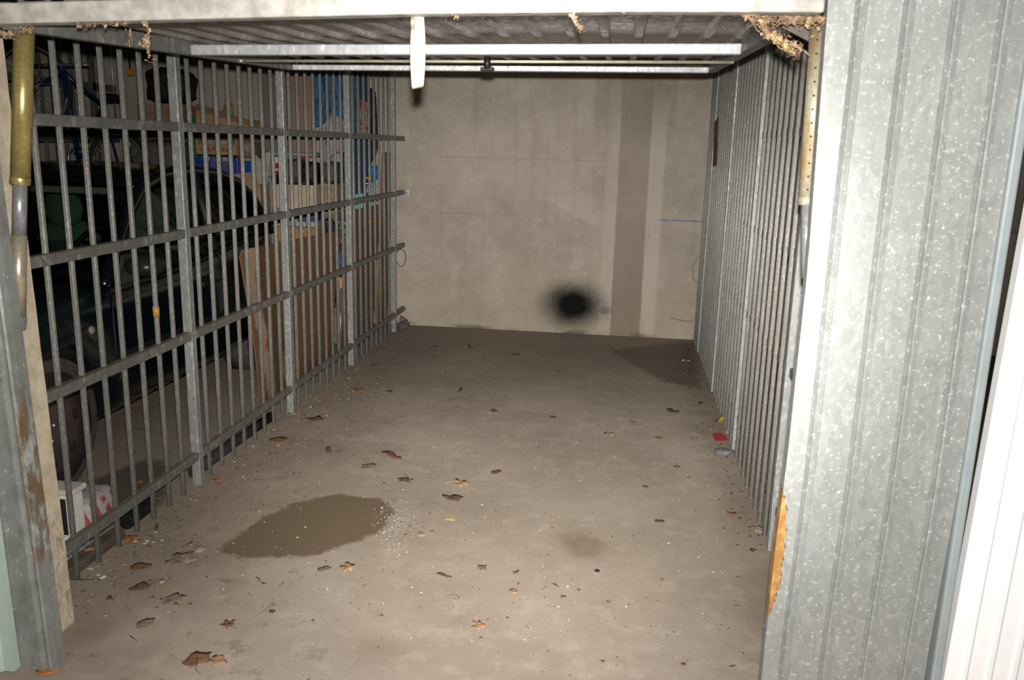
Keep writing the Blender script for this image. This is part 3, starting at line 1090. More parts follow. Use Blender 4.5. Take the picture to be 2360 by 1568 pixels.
MB().grid(roof_fn(0.30, 0.74, 0.035), 16, 14).build('roof', M_paint, car, solid=0.02)
MB().grid(roof_fn(0.0, 0.30, 0.03), 10, 14).build('windscreen', M_glass, car)
MB().grid(roof_fn(0.74, 1.0, 0.03), 8, 14).build('rear_window', M_glass, car)
for sx in (1, -1):
    def sg(u, v, sx=sx):
        top_ = arcpt(0.03 + 0.92 * u, sx)
        zb = 0.87 + 0.10 * (top_.y - 3.9) / 2.0
        bot_ = Vector((XC + sx * 0.757, top_.y, zb))
        return bot_.lerp(top_, v)
    MB().grid(sg, 20, 4).build('side_window', M_glass, car)
    MB().tube([(XC + sx * 0.757, 4.98, 0.925), (XC + sx * 0.70, 4.99, 1.17), (XC + sx * 0.625, 5.0, 1.405)], 0.03, 8).build('door_pillar', M_trim, car)
    MB().tube([(XC + sx * 0.777, 3.85, 0.855), (XC + sx * 0.777, 4.6, 0.878), (XC + sx * 0.772, 5.4, 0.945), (XC + sx * 0.75, 5.75, 0.972)], 0.012, 8).build('window_seal', M_trim, car)
    MB().box((XC + sx * 0.795 - 0.012, 3.78, 0.49), (XC + sx * 0.795 + 0.012, 5.28, 0.545)).build('rubbing_strip', M_trim, car, bevel=0.006)
    MB().box((XC + sx * 0.79 - 0.012, 4.72, 0.735), (XC + sx * 0.79 + 0.022, 4.90, 0.765)).build('door_handle', M_trim, car, bevel=0.006)
    seam = MB()
    seam.tube([(XC + sx * 0.792, 3.83, 0.30), (XC + sx * 0.801, 3.81, 0.5), (XC + sx * 0.794, 3.82, 0.72), (XC + sx * 0.772, 3.86, 0.85)], 0.004, 6)
    seam.build('door_seam', M_trim, car)
    seam = MB()
    seam.tube([(XC + sx * 0.792, 5.03, 0.30), (XC + sx * 0.801, 5.05, 0.5), (XC + sx * 0.794, 5.04, 0.72), (XC + sx * 0.772, 5.0, 0.91)], 0.004, 6)
    seam.build('door_seam', M_trim, car)
    # mirror
    mroot = MB().hexa([(XC + sx * 0.755, 3.90, 0.86), (XC + sx * 0.775, 3.90, 0.86), (XC + sx * 0.775, 4.12, 0.87), (XC + sx * 0.755, 4.12, 0.87),
                       (XC + sx * 0.735, 4.02, 1.03), (XC + sx * 0.75, 4.02, 1.03), (XC + sx * 0.735, 4.14, 1.06), (XC + sx * 0.72, 4.14, 1.06)]).build('mirror_base', plain('grey plastic', (0.05, 0.045, 0.045), 0.6), car, bevel=0.008)
    mh = MB()
    prof_ = [(-0.055, 0.020), (-0.045, 0.038), (-0.015, 0.056), (0.03, 0.064), (0.075, 0.066), (0.09, 0.058)]
    rr = []
    for (dy, r) in prof_:
        rr.append([(XC + sx * 0.885 + 1.55 * r * cos(2 * pi * k / 20) * (1 if True else 1), 3.95 + dy, 0.965 + r * sin(2 * pi * k / 20) * (1.0 if sin(2 * pi * k / 20) > 0 else 0.85)) for k in range(20)])
    mh.loft(rr)
    mh.build('mirror_housing', plain('satin black plastic', (0.022, 0.02, 0.024), 0.3), mroot)
# front end (out of the photograph behind the pier)
MB().box((XC - 0.62, 2.69, 0.27), (XC + 0.62, 2.78, 0.44)).build('bumper', M_trim, car, bevel=0.03, seg=3)
for sx in (1, -1):
    MB().blob((XC + sx * 0.52, 2.80, 0.60), 0.13, 0.06, 0.07, 1, 0.0).build('headlight', M_white, car)
MB().lathe([(0.0, 0.0), (0.02, 0.003), (0.022, 0.012), (0.012, 0.020), (0.0, 0.022)], (XC + 0.785, 3.64, 0.70), 'x', 16).build('side_indicator', plain('dusty indicator lens', (0.28, 0.24, 0.20), 0.3), car)
# wheels
for yy in (3.33, 5.68):
    for sx in (1, -1):
        wx = XC + sx * 0.755
        ty = MB().lathe([(0.19, 0.015 * sx), (0.215, 0.032 * sx), (0.262, 0.030 * sx), (0.284, 0.008 * sx), (0.29, -0.05 * sx), (0.284, -0.12 * sx), (0.25, -0.14 * sx), (0.19, -0.13 * sx)], (wx, yy, 0.29), 'x', 48).build('tyre', M_rubber, car)
        hb_ = MB().lathe([(0.205, 0.018 * sx), (0.195, 0.030 * sx), (0.15, 0.026 * sx), (0.085, 0.040 * sx), (0.05, 0.042 * sx), (0.0, 0.042 * sx)], (wx, yy, 0.29), 'x', 48).build('wheel_cover', M_hub, ty)
        for k in range(6):
            a = 2 * pi * k / 6 + 0.3
            MB().blob((wx + 0.022 * sx, yy + 0.15 * cos(a), 0.29 + 0.15 * sin(a)), 0.010, 0.034, 0.034, k, 0.0, sub=2).build('cover_recess', plain('dark recess', (0.03, 0.024, 0.022), 0.6), hb_)
        for k in range(4):
            a = 2 * pi * k / 4 + 0.5
            MB().lathe([(0.012, 0.036 * sx), (0.012, 0.050 * sx), (0.0, 0.053 * sx)], (wx, yy + 0.05 * cos(a), 0.29 + 0.05 * sin(a)), 'x', 10).build('wheel_stud', M_steel, hb_)
# interior
for (sxx, yy) in ((0.37, 4.93), (-0.24, 4.98)):
    sb = MB().blob((XC + sxx, yy + 0.04, 0.86), 0.25, 0.08, 0.24, 2, 0.02, sub=3).build('seat_backrest', M_seat, car)
    hr = MB().blob((XC + sxx, yy, 1.155), 0.135, 0.055, 0.125, 3, 0.02, sub=3).build('headrest', M_seat, sb)
    MB().tube([(XC + sxx - 0.05, yy + 0.01, 1.0), (XC + sxx - 0.05, yy + 0.01, 1.1)], 0.006, 6).build('headrest_post', M_trim, sb)
MB().box((XC - 0.62, 4.44, 1.285), (XC + 0.42, 4.46, 1.325)).build('sun_visor', plain('pale visor', (0.30, 0.32, 0.29), 0.8), car, bevel=0.01)
MB().box((XC - 0.68, 3.95, 0.80), (XC + 0.68, 4.25, 0.94)).build('dashboard', M_trim, car, bevel=0.04, seg=3)
swc = Vector((XC + 0.36, 4.42, 0.93))
MB().tube([swc + Vector((0.18 * cos(a), 0.07 * sin(a), 0.165 * sin(a))) for a in [2 * pi * k / 32 for k in range(32)]], 0.014, 8, closed=True).build('steering_wheel', M_trim, car)


# ================================================================== clutter at the back of the next bay
def pxbox(u0, v0, u1, v1, y, depth):
    um, vm = (u0 + u1) / 2, (v0 + v1) / 2
    x0, x1 = atY(u0, vm, y).x, atY(u1, vm, y).x
    z0, z1 = atY(um, v1, y).z, atY(um, v0, y).z
    return Vector((x0, y, z0)), Vector((x1, y + depth, z1))


def crinkle(a, b, seed, amp=0.12, sub=4, puff=0.62):
    """crumpled bag filling the box a..b"""
    c = (a + b) / 2
    r = (b - a) / 2
    mb = MB()
    bm = bmesh.new()
    bmesh.ops.create_icosphere(bm, subdivisions=sub, radius=1)
    off = Vector((seed * 2.3, seed * 5.1, seed))
    for v in bm.verts:
        p = v.co.copy()
        q = Vector([abs(w) ** puff * (1 if w > 0 else -1) for w in p])
        k = 1 - amp + amp * noise.turbulence(p * 2.6 + off, 5, True, noise_basis='PERLIN_ORIGINAL', amplitude_scale=0.6, frequency_scale=2.1)
        mb.v.append(c + Vector((q.x * r.x * k, q.y * r.y * k, q.z * r.z * k)))
    for f in bm.faces:
        mb.f.append(tuple(v.index for v in f.verts))
        mb.sm.append(True)
    bm.free()
    return mb


def plasticbag(name, c, rough=0.22, alpha=1.0, c2=None, scale=7, thr=0.6):
    t = NT(name)
    n = t.noise(28, 5, 0.7)
    col = t.mix(t.step(n, 0.3, 0.7), tuple(q * 0.7 for q in c), c)
    if c2:
        col = t.mix(t.step(t.noise(scale, 2), thr, thr + 0.03), col, c2)
    return t.bsdf(col, rough, 0, t.bump(n, 0.02, 0.8), 0.6)


M_blackbag = plasticbag('black bin liner', (0.022, 0.021, 0.02), 0.2)
M_brownbag = plasticbag('dark sparkling plastic', (0.03, 0.022, 0.02), 0.16)
M_bluetarp = plasticbag('blue plastic sheet', (0.025, 0.12, 0.26), 0.2)
M_whitebag = plasticbag('white carrier bag', (0.42, 0.37, 0.35), 0.4)
M_redbag = plasticbag('red and white carrier bag', (0.33, 0.27, 0.26), 0.3, c2=(0.45, 0.02, 0.03), scale=9, thr=0.52)
M_greybag = plasticbag('smoky plastic', (0.11, 0.105, 0.10), 0.16)
M_navy = plain('navy cloth', (0.014, 0.03, 0.07), 0.8)
M_navybag = plasticbag('navy plastic', (0.008, 0.011, 0.02), 0.22)
M_bluecrate = plain('blue plastic crate', (0.02, 0.06, 0.33), 0.35)
M_wood = plain('crate wood', (0.46, 0.28, 0.12), 0.75, var=0.18, scale=9)
M_woodd = plain('grey crate wood', (0.20, 0.14, 0.09), 0.8, var=0.2, scale=9)
M_shelfm = plain('grey shelf steel', (0.33, 0.35, 0.34), 0.45, 0.3)

ZSH = 1.302
XSE = atY(581, 390, 6.7).x + 0.006
sh = thing('storage_shelf', 'long dark board shelf carrying boxes and crates behind the car', 'shelf', (-3.6, 6.9, 0))
MB().box((-4.40, 6.60, ZSH - 0.03), (XSE, 7.28, ZSH)).build('shelf_board', M_woodd, sh)
for xx in (-4.37, XSE - 0.03):
    for yy in (6.61, 7.20):
        MB().box((xx - 0.02, yy, 0), (xx + 0.02, yy + 0.05, ZSH - 0.03)).build('leg', M_woodd, sh)

# bundle, box and sparkling bag on the left of the shelf
a, b = pxbox(283, 322, 412, 392, 6.75, 0.4)
a.z = ZSH + 0.002
single(crinkle(a, b, 3, 0.10, puff=0.45), 'wrapped_bundle', plasticbag('grey dust sheet', (0.17, 0.155, 0.145), 0.7), 'grey dust-sheet bundle on the shelf behind the car roof', 'bundle', origin=((a.x + b.x) / 2, (a.y + b.y) / 2, a.z))
ztop = b.z + 0.004
a, b = pxbox(318, 240, 412, 322, 6.78, 0.35)
bx = thing('cardboard_box', 'brown cardboard box on the grey bundle beneath the sparkling dark bag', 'box', ((a.x + b.x) / 2, (a.y + b.y) / 2, ztop))
MB().box((a.x, a.y, ztop), (b.x, b.y, b.z)).build('carton', M_card, bx, bevel=0.004)
MB().box((a.x, a.y - 0.003, ztop + 0.08), (b.x, a.y - 0.001, ztop + 0.12)).build('packing_tape', M_carddark, bx)
zt2 = b.z
a, b = pxbox(322, 150, 425, 262, 6.8, 0.3)
a.z = zt2 + 0.002
single(crinkle(a, b, 9, 0.18, puff=0.5), 'plastic_bag', M_brownbag, 'dark sparkling plastic bag on top of the brown box behind the car', 'bag', 'bagged clutter in the next bay', origin=((a.x + b.x) / 2, (a.y + b.y) / 2, a.z))

# blue crate
a, b = pxbox(452, 366, 581, 412, 6.7, 0.32)
a.z = ZSH
cr = thing('plastic_crate', 'blue perforated plastic crate full of packets on the shelf behind the car', 'crate', ((a.x + b.x) / 2, (a.y + b.y) / 2, a.z))
t_ = 0.008


def mat_mesh():
    t = NT('blue lattice plastic')
    x, y, z = t.xyz()
    f = t.m_('MULTIPLY', t.m_('SINE', t.m_('MULTIPLY', t.m_('ADD', x, z), 330.0)), t.m_('SINE', t.m_('MULTIPLY', t.m_('SUBTRACT', x, z), 330.0)))
    c = t.mix(t.step(f, -0.1, 0.25), (0.035, 0.045, 0.16), (0.20, 0.19, 0.25))
    return t.bsdf(c, 0.4)


MB().box((a.x, a.y, a.z), (b.x, b.y, a.z + t_)).build('crate_floor', M_bluecrate, cr)
wv_ = MB().box((a.x + 0.08, a.y, a.z), (b.x - 0.12, a.y + t_, b.z - 0.02)).build('lattice_panel', mat_mesh(), cr)
MB().box((a.x, b.y - t_, a.z), (b.x, b.y, b.z)).build('side_wall', M_bluecrate, cr)
for xx in (a.x, b.x - t_):
    MB().box((xx, a.y, a.z), (xx + t_, b.y, b.z)).build('side_wall', M_bluecrate, cr)
for x0, x1, zz in ((a.x, a.x + 0.085, 0.01), (a.x + 0.125, a.x + 0.145, 0.01), (b.x - 0.20, b.x - 0.115, 0.012), (b.x - 0.10, b.x, -0.012)):
    MB().box((x0, a.y - 0.012, a.z), (x1, a.y + t_, b.z + zz)).build('corner_rib', M_bluecrate, cr, bevel=0.004)
px0 = a.x
wcr = b.x - a.x
for k, (f0, f1, hz, c, nm2) in enumerate(((0.03, 0.20, 0.05, (0.5, 0.45, 0.42), 'cream packet in the blue crate at its left end'), (0.22, 0.40, 0.045, (0.10, 0.22, 0.42), 'blue packet in the blue crate'), (0.42, 0.54, 0.05, (0.38, 0.40, 0.36), 'green and white packet in the blue crate'), (0.55, 0.78, 0.055, (0.35, 0.02, 0.06), 'crimson packet in the blue crate'), (0.80, 0.97, 0.045, (0.42, 0.39, 0.34), 'pale packet in the blue crate at its right end'))):
    single(MB().box((px0 + wcr * f0, a.y + 0.05, a.z + t_ + 0.001), (px0 + wcr * f1, a.y + 0.22, b.z - 0.012 + hz * 0.5)), 'packet', plain('packet colour', c, 0.4), nm2, 'packet', 'packets in the blue crate', bevel=0.006)
# lettered fruit crate on the packets
zc = b.z + 0.016
a2, b2 = pxbox(451, 322, 580, 361, 6.68, 0.34)
xs = a2.x + (b2.x - a2.x) * 0.73
hC = b2.z - zc
fc = thing('fruit_crate', 'shallow wooden fruit crate with dark lettering above the blue crate', 'crate', ((a2.x + xs) / 2, 6.85, zc))
MB().box((a2.x, 6.68, zc), (xs, 7.0, zc + 0.012)).build('crate_floor', M_wood, fc)
fp = MB().box((a2.x, 6.68, zc), (xs, 6.69, zc + hC * 0.72)).build('front_board', M_wood, fc, bevel=0.001)
MB().box((a2.x, 6.99, zc), (xs, 7.0, zc + hC * 0.8)).build('back_board', M_wood, fc)
for xx in (a2.x, xs - 0.012):
    MB().box((xx, 6.69, zc), (xx + 0.012, 6.99, zc + hC)).build('end_board', M_wood, fc)
M_ink = plain('dark print', (0.05, 0.03, 0.02), 0.8)
zm = zc + hC * 0.40
wB = xs - a2.x
brd = MB()
for (x0, x1, z0, z1) in ((0.02, 0.98, 0.65, 0.675), (0.02, 0.98, 0.10, 0.125), (0.02, 0.028, 0.10, 0.675), (0.972, 0.98, 0.10, 0.675)):
    brd.box((a2.x + wB * x0, 6.6785, zc + hC * z0), (a2.x + wB * x1, 6.6805, zc + hC * z1))
brd.build('printed_border', M_ink, fp)
text_obj('VITE-PRUNES', 0.052, M_ink, fp, Vector((a2.x + wB * 0.50, 6.679, zm)), FACE_CAM, 'lettering', xs=0.98)
single(MB().box((a2.x + 0.03, 6.72, zc + 0.013), (xs - 0.06, 6.95, b2.z - 0.004)), 'folded_sheet', plain('lilac grey paper', (0.36, 0.32, 0.31), 0.8), 'pale folded sheet lying in the lettered fruit crate', 'sheet', bevel=0.004)
dk = thing('fruit_crate', 'dark weathered crate standing right of the lettered fruit crate', 'crate', ((xs + b2.x) / 2, 6.85, zc))
MB().box((xs + 0.006, 6.69, zc), (b2.x, 7.0, zc + hC * 0.95)).build('crate_body', M_woodd, dk, bevel=0.003)
MB().box((xs + 0.05, 6.684, zc + hC * 0.35), (b2.x - 0.01, 6.69, zc + hC * 0.75)).build('paper_label', plain('faded label', (0.30, 0.24, 0.18), 0.8), dk)
# basket-like wooden crate tipped on top
zc2 = b2.z + 0.004
pA, pB = atY(452, 240, 6.72), atY(576, 278, 6.72)
tb = thing('wooden_crate', 'light wooden crate with bent handle lying tilted on top of the stack', 'crate', ((pA.x + pB.x) / 2, 6.85, zc2))
zl, zr = pA.z, pB.z
hx = [(pA.x - 0.02, zc2), (pB.x + 0.005, zc2)]
MB().hexa([(hx[0][0], 6.72, zc2), (hx[1][0], 6.72, zc2), (hx[1][0], 6.735, zc2), (hx[0][0], 6.735, zc2),
           (pA.x, 6.72, zl), (pB.x, 6.72, zr), (pB.x, 6.735, zr), (pA.x, 6.735, zl)]).build('front_board', M_wood, tb, bevel=0.003)
MB().hexa([(pA.x, 6.712, zl - 0.045), (pB.x, 6.712, zr - 0.045), (pB.x, 6.74, zr - 0.045), (pA.x, 6.74, zl - 0.045),
           (pA.x, 6.712, zl), (pB.x, 6.712, zr), (pB.x, 6.74, zr), (pA.x, 6.74, zl)]).build('top_batten', plain('brown batten', (0.26, 0.14, 0.06), 0.7), tb, bevel=0.003)
MB().box((hx[0][0] + 0.01, 6.735, zc2), (hx[1][0] - 0.02, 6.99, zc2 + 0.012)).build('crate_floor', M_wood, tb)
for xx in (hx[0][0] + 0.02, hx[1][0] - 0.02):
    MB().box((xx, 6.735, zc2), (xx + 0.012, 6.99, zc2 + 0.16)).build('end_board', M_wood, tb)
hp = [atY(u, v, 6.74) for u, v in ((514, 258), (518, 246), (525, 238), (532, 238), (537, 248), (538, 262))]
MB().tube(hp, 0.009, 8).build('handle', plain('bent lath', (0.33, 0.21, 0.11), 0.7), tb)
gp = [atY(u, v, 6.66) for u, v in ((430, 268), (444, 274), (440, 300), (428, 300))]
lid_z = ZSH
a, b = pxbox(426, 270, 446, 300, 6.72, 0.02)
single(MB().box((a.x, 6.74, ZSH), (b.x + 0.02, 6.76, b.z)), 'plastic_sheet', plain('green plastic', (0.01, 0.16, 0.08), 0.4), 'narrow green plastic sheet standing on the shelf left of the crates', 'sheet')

# slotted metal shelving
YS = 6.62
ux0, ux1 = atY(617, 430, YS).x, atY(731, 430, YS).x
zT, zM, zL = atY(680, 352, YS).z, atY(680, 482, YS).z, 0.80
ms = thing('metal_shelving', 'grey slotted-angle shelving packed with cartons near the far left corner', 'shelving', ((ux0 + ux1) / 2, YS + 0.2, 0))
for xx in (ux0, ux1 - 0.03):
    for yy in (YS, YS + 0.42):
        up_ = MB().box((xx, yy, 0), (xx + 0.03, yy + 0.004, zT + 0.01)).box((xx, yy, 0), (xx + 0.004, yy + 0.03, zT + 0.01)).build('upright', M_shelfm, ms)
        if yy == YS:
            sl_ = MB()
            z = 0.06
            while z < zT:
                sl_.box((xx + 0.011, yy - 0.001, z), (xx + 0.018, yy, z + 0.016))
                z += 0.05
            tag(sl_.build('slot_row', M_black, up_), kind='stuff')
for zz in (zT, zM, zL, 0.15):
    MB().box((ux0, YS + 0.004, zz - 0.028), (ux1, YS + 0.45, zz)).build('shelf_plate', M_shelfm, ms, bevel=0.002)


def carton(u0, v0, u1, v1, y, depth, mat, label, z0=None, parts=True, name='cardboard_box', group='cartons in the metal shelving'):
    a, b = pxbox(u0, v0, u1, v1, y, depth)
    if z0 is not None:
        a.z = z0
    r = thing(name, label, 'box', ((a.x + b.x) / 2, (a.y + b.y) / 2, a.z), group)
    MB().box(tuple(a), tuple(b)).build('carton', mat, r, bevel=0.003)
    return r, a, b


cA, a, b = carton(624, 426, 724, 478, YS + 0.03, 0.36, M_cardlight, 'open pale cardboard box on the middle metal shelf', zM + 0.001)
MB().hexa([(a.x - 0.002, a.y, b.z - 0.16), (a.x - 0.001, a.y, b.z), (a.x - 0.001, b.y, b.z), (a.x - 0.002, b.y, b.z - 0.16),
           (a.x - 0.085, a.y, b.z - 0.14), (a.x - 0.08, a.y, b.z - 0.12), (a.x - 0.08, b.y, b.z - 0.12), (a.x - 0.085, b.y, b.z - 0.14)]).build('flap', M_cardlight, cA)
cB, a3, b3 = carton(738, 424, 772, 482, YS + 0.03, 0.36, M_card, 'brown box tied with string at the right end of the metal shelving', zM - 0.03)
string = MB()
for zz in (0.35, 0.78, 0.86):
    z = a3.z + (b3.z - a3.z) * zz
    string.tube([(a3.x - 0.003, a3.y - 0.003, z), (b3.x + 0.003, a3.y - 0.003, z - 0.006)], 0.004, 6)
string.build('string', plain('hemp string', (0.25, 0.19, 0.13), 0.9), cB)
# right box stands on a stool-like carton
single(MB().box((a3.x, a3.y, 0.0), (b3.x, b3.y, a3.z - 0.001)), 'cardboard_box', M_carddark, 'tall dark carton under the string-tied box', 'box', 'cartons in the metal shelving', bevel=0.003)
zb = b.z
for i, (u0, v0, u1, v1, m_, nm2, lb) in enumerate((
        (640, 364, 688, 428, M_greybag, 'plastic_bag', 'smoky bubbled plastic bag in the left of the open pale box'),
        (690, 372, 726, 428, M_blackbag, 'plastic_bag', 'glossy black bag in the right of the open pale box'))):
    aa, bb = pxbox(u0, v0, u1, v1, YS + 0.06, 0.26)
    aa.z = zb + 0.001
    single(crinkle(aa, bb, 20 + i, 0.16, puff=0.5), nm2, m_, lb, 'bag', 'bagged clutter in the next bay', origin=((aa.x + bb.x) / 2, (aa.y + bb.y) / 2, aa.z))
aa, bb = pxbox(736, 372, 774, 426, YS + 0.05, 0.28)
aa.z = b3.z + 0.001
single(crinkle(aa, bb, 31, 0.14, puff=0.5), 'plastic_bag', M_greybag, 'smoky shiny bag on the string-tied box', 'bag', 'bagged clutter in the next bay', origin=((aa.x + bb.x) / 2, (aa.y + bb.y) / 2, aa.z))
aa, bb = pxbox(694, 360, 706, 379, YS + 0.34, 0.06)
aa.z = zb + 0.001
single(MB().box(tuple(aa), tuple(bb)), 'plastic_tub', M_red, 'bright red tub behind the bags in the open pale box', 'tub', bevel=0.004)
aa, bb = pxbox(626, 362, 641, 398, YS + 0.04, 0.05)
bb.z = zT - 0.04
aa.z = zb + 0.001
tl = thing('hand_tool', 'red, white and black tool standing by the left upright of the shelving', 'tool', ((aa.x + bb.x) / 2, aa.y, aa.z))
dz_ = bb.z - aa.z
for f0, f1, mm, nn in ((0.0, 0.35, M_black, 'grip'), (0.35, 0.50, M_red, 'red_band'), (0.50, 0.58, M_white, 'white_band'), (0.58, 0.78, M_red, 'red_band'), (0.78, 1.0, M_white, 'tip')):
    MB().hexa([(aa.x + 0.02 * f0, aa.y, aa.z + dz_ * f0), (bb.x - 0.012 + 0.01 * f0, aa.y, aa.z + dz_ * f0), (bb.x - 0.012 + 0.01 * f0, aa.y + 0.03, aa.z + dz_ * f0), (aa.x + 0.02 * f0, aa.y + 0.03, aa.z + dz_ * f0),
               (aa.x + 0.02 * f1, aa.y, aa.z + dz_ * f1), (bb.x - 0.012 + 0.01 * f1, aa.y, aa.z + dz_ * f1), (bb.x - 0.012 + 0.01 * f1, aa.y + 0.03, aa.z + dz_ * f1), (aa.x + 0.02 * f1, aa.y + 0.03, aa.z + dz_ * f1)]).build(nn, mm, tl)
# lower shelf: lettered carton and blue-white packs
cM, a, b = carton(634, 524, 728, 580, YS + 0.03, 0.34, plain('orange brown carton', (0.40, 0.20, 0.075), 0.8), 'orange-brown carton with white letters on the lower metal shelf', zL + 0.001)
text_obj('M   V', 0.062, M_white, cM, Vector(((a.x + b.x) / 2 + 0.01, a.y - 0.001, atY(680, 537, YS).z)), FACE_CAM)
text_obj('~ww~~w', 0.05, M_cardlight, cM, Vector(((a.x + b.x) / 2 + 0.02, a.y - 0.001, atY(680, 553, YS).z)), FACE_CAM, 'scribbled_marks')
zz0 = b.z + 0.001
u = 636
M_packb, M_packw = plasticbag('blue wrap', (0.02, 0.08, 0.30), 0.2), plasticbag('white wrap', (0.55, 0.52, 0.53), 0.25)
for k, (u0, u1, lb) in enumerate(((634, 652, 'leftmost'), (653, 678, 'second'), (679, 704, 'third'), (705, 728, 'rightmost'))):
    aa, bb = pxbox(u0, 497, u1, 523, YS + 0.04, 0.2)
    aa.z = zz0
    pk = thing('wrapped_pack', 'blue and white film-wrapped pack on the lettered carton, %s of four' % lb, 'pack', ((aa.x + bb.x) / 2, (aa.y + bb.y) / 2, zz0), 'film-wrapped packs')
    hz = (bb.z - zz0)
    MB().box((aa.x, aa.y, zz0), (bb.x, bb.y, zz0 + hz * 0.5)).build('lower_wrap', M_packw, pk, bevel=0.01)
    MB().box((aa.x + 0.003, aa.y + 0.004, zz0 + hz * 0.5), (bb.x - 0.003, bb.y, zz0 + hz)).build('upper_wrap', M_packb, pk, bevel=0.01)
    MB().box((aa.x + 0.001, aa.y + 0.003, zz0 + hz * 0.5), (aa.x + 0.022, aa.y + 0.004, zz0 + hz)).build('white_strip', M_packw, pk)
aa, bb = pxbox(620, 490, 634, 520, YS + 0.30, 0.1)
aa, bb = pxbox(612, 484, 636, 500, YS + 0.02, 0.2)
aa, bb = pxbox(738, 500, 772, 545, YS - 0.12, 0.10)
aa.z = 0.30
single(crinkle(aa, bb, 44, 0.15, puff=0.5), 'plastic_bag', M_blackbag, 'shiny black bag slumped before the shelving above the leaning brown board', 'bag', 'bagged clutter in the next bay', origin=((aa.x + bb.x) / 2, (aa.y + bb.y) / 2, 0.30))
single(MB().box((aa.x, YS - 0.13, 0), (bb.x, YS - 0.01, 0.298)), 'cardboard_box', M_carddark, 'small dark carton under the slumped black bag', 'box', 'cartons in the metal shelving')
# red cloth under the middle shelf
aa, bb = pxbox(604, 486, 622, 500, YS - 0.1, 0.09)
# cardboard sheets standing on top of the shelving
def sheet(pts, y, tilt, th, name, mat, label, cat='cardboard sheet', group=None, zmin=None):
    P_ = []
    for (u, v) in pts:
        p = atY(u, v, y)
        P_.append(p)
    z0 = min(p.z for p in P_)
    mb = MB()
    poly = [Vector((p.x, y + (p.z - z0) * tilt, p.z)) for p in P_]
    mb.prism(poly, (0, th, 0))
    return single(mb, name, mat, label, cat, group)


zsh = zT + 0.002
M_cardgrey = plain('grey cardboard', (0.185, 0.155, 0.135), 0.9, var=0.08)


def snapz(pts, y, z):
    """let the lowest points of an outline stand on height z"""
    out = []
    lo = max(v for _, v in pts)
    for (u, v) in pts:
        if v > lo - 12:
            vv = v
            for _ in range(30):
                vv += (atY(u, vv, y).z - z) * FPX / y
            out.append((u, vv))
        else:
            out.append((u, v))
    return out


sheet(snapz([(628, 349), (724, 349), (724, 160), (655, 160), (654, 165), (640, 168), (638, 200), (630, 240)], 6.78, zsh), 6.78, 0.03, 0.006, 'cardboard_sheet', M_carddark, 'dark brown torn cardboard sheet standing on the metal shelving', group='cardboard sheets above the shelving')
sheet(snapz([(668, 349), (718, 349), (718, 165), (668, 162)], 6.74, zsh), 6.74, 0.03, 0.006, 'cardboard_sheet', plain('reddish cardboard', (0.29, 0.175, 0.125), 0.9, var=0.08), 'reddish-brown cardboard sheet standing on the shelving left of the blue plastic', group='cardboard sheets above the shelving')
sheet(snapz([(602, 349), (655, 349), (655, 160), (600, 160), (597, 240)], 6.70, zsh), 6.70, 0.03, 0.006, 'cardboard_sheet', M_cardgrey, 'grey cardboard sheet with a ragged edge right of the tilted crate', group='cardboard sheets above the shelving')
pp = [(584, 352), (600, 368), (612, 352), (626, 350), (619, 400), (616, 420), (616, 560), (584, 560)]
mbp = MB()
poly = []
for (u, v) in pp:
    p = atY(u, v, 6.54)
    if v == 560:
        p.z = 0.0
    poly.append(Vector((p.x, 6.54, p.z)))
poly[-1].x, poly[-2].x = poly[0].x, poly[5].x
mbp.prism(poly, (0, 0.006, 0))
pbo = single(mbp, 'cardboard_sheet', plain('pale board', (0.40, 0.345, 0.29), 0.85), 'tall pale cardboard panel standing between car and metal shelving', 'cardboard sheet', 'cardboard sheets above the shelving')
# open brown box behind the car's tail
a, b = pxbox(545, 412, 598, 470, 6.30, 0.14)
bx2 = thing('cardboard_box', 'tall brown box with open flaps just behind the tail of the car', 'box', ((a.x + b.x) / 2, 6.4, 0))
MB().box((a.x, 6.32, 0), (b.x, 6.50, b.z - 0.05)).build('carton', M_card, bx2, bevel=0.003)
MB().hexa([(a.x, 6.318, b.z - 0.05), (b.x, 6.318, b.z - 0.05), (b.x, 6.324, b.z - 0.05), (a.x, 6.324, b.z - 0.05), (a.x - 0.02, 6.30, b.z + 0.03), (b.x - 0.05, 6.30, b.z + 0.05), (b.x - 0.05, 6.306, b.z + 0.05), (a.x - 0.02, 6.306, b.z + 0.03)]).build('flap', M_card, bx2)

# hanging plastic along the partition
def hanging(name, pts_top, pts_bot, y, mat, label, cat, seed, group=None, depth=0.05, nu=36, nv=40, fold=10, zlimit=None):
    """crumpled sheet between a top and a bottom outline (pixel polylines)"""
    def lerpline(pl, u):
        f = u * (len(pl) - 1)
        i = min(int(f), len(pl) - 2)
        k = f - i
        return tuple(pl[i][j] + (pl[i + 1][j] - pl[i][j]) * k for j in range(2))

    def fn(u, v):
        a_, b_ = lerpline(pts_top, u), lerpline(pts_bot, u)
        p = atY(a_[0] + (b_[0] - a_[0]) * v, a_[1] + (b_[1] - a_[1]) * v, y)
        p.y += depth * (sin(u * fold + 2 * noise.noise(Vector((u * 3, v * 2, seed)))) * 0.6 + noise.fractal(Vector((u * 5, v * 6, seed)), 0.7, 2.1, 4) * 0.8)
        return p
    mb = MB().grid(fn, nu, nv)
    return single(mb, name, mat, label, cat, group, solid=0.002)


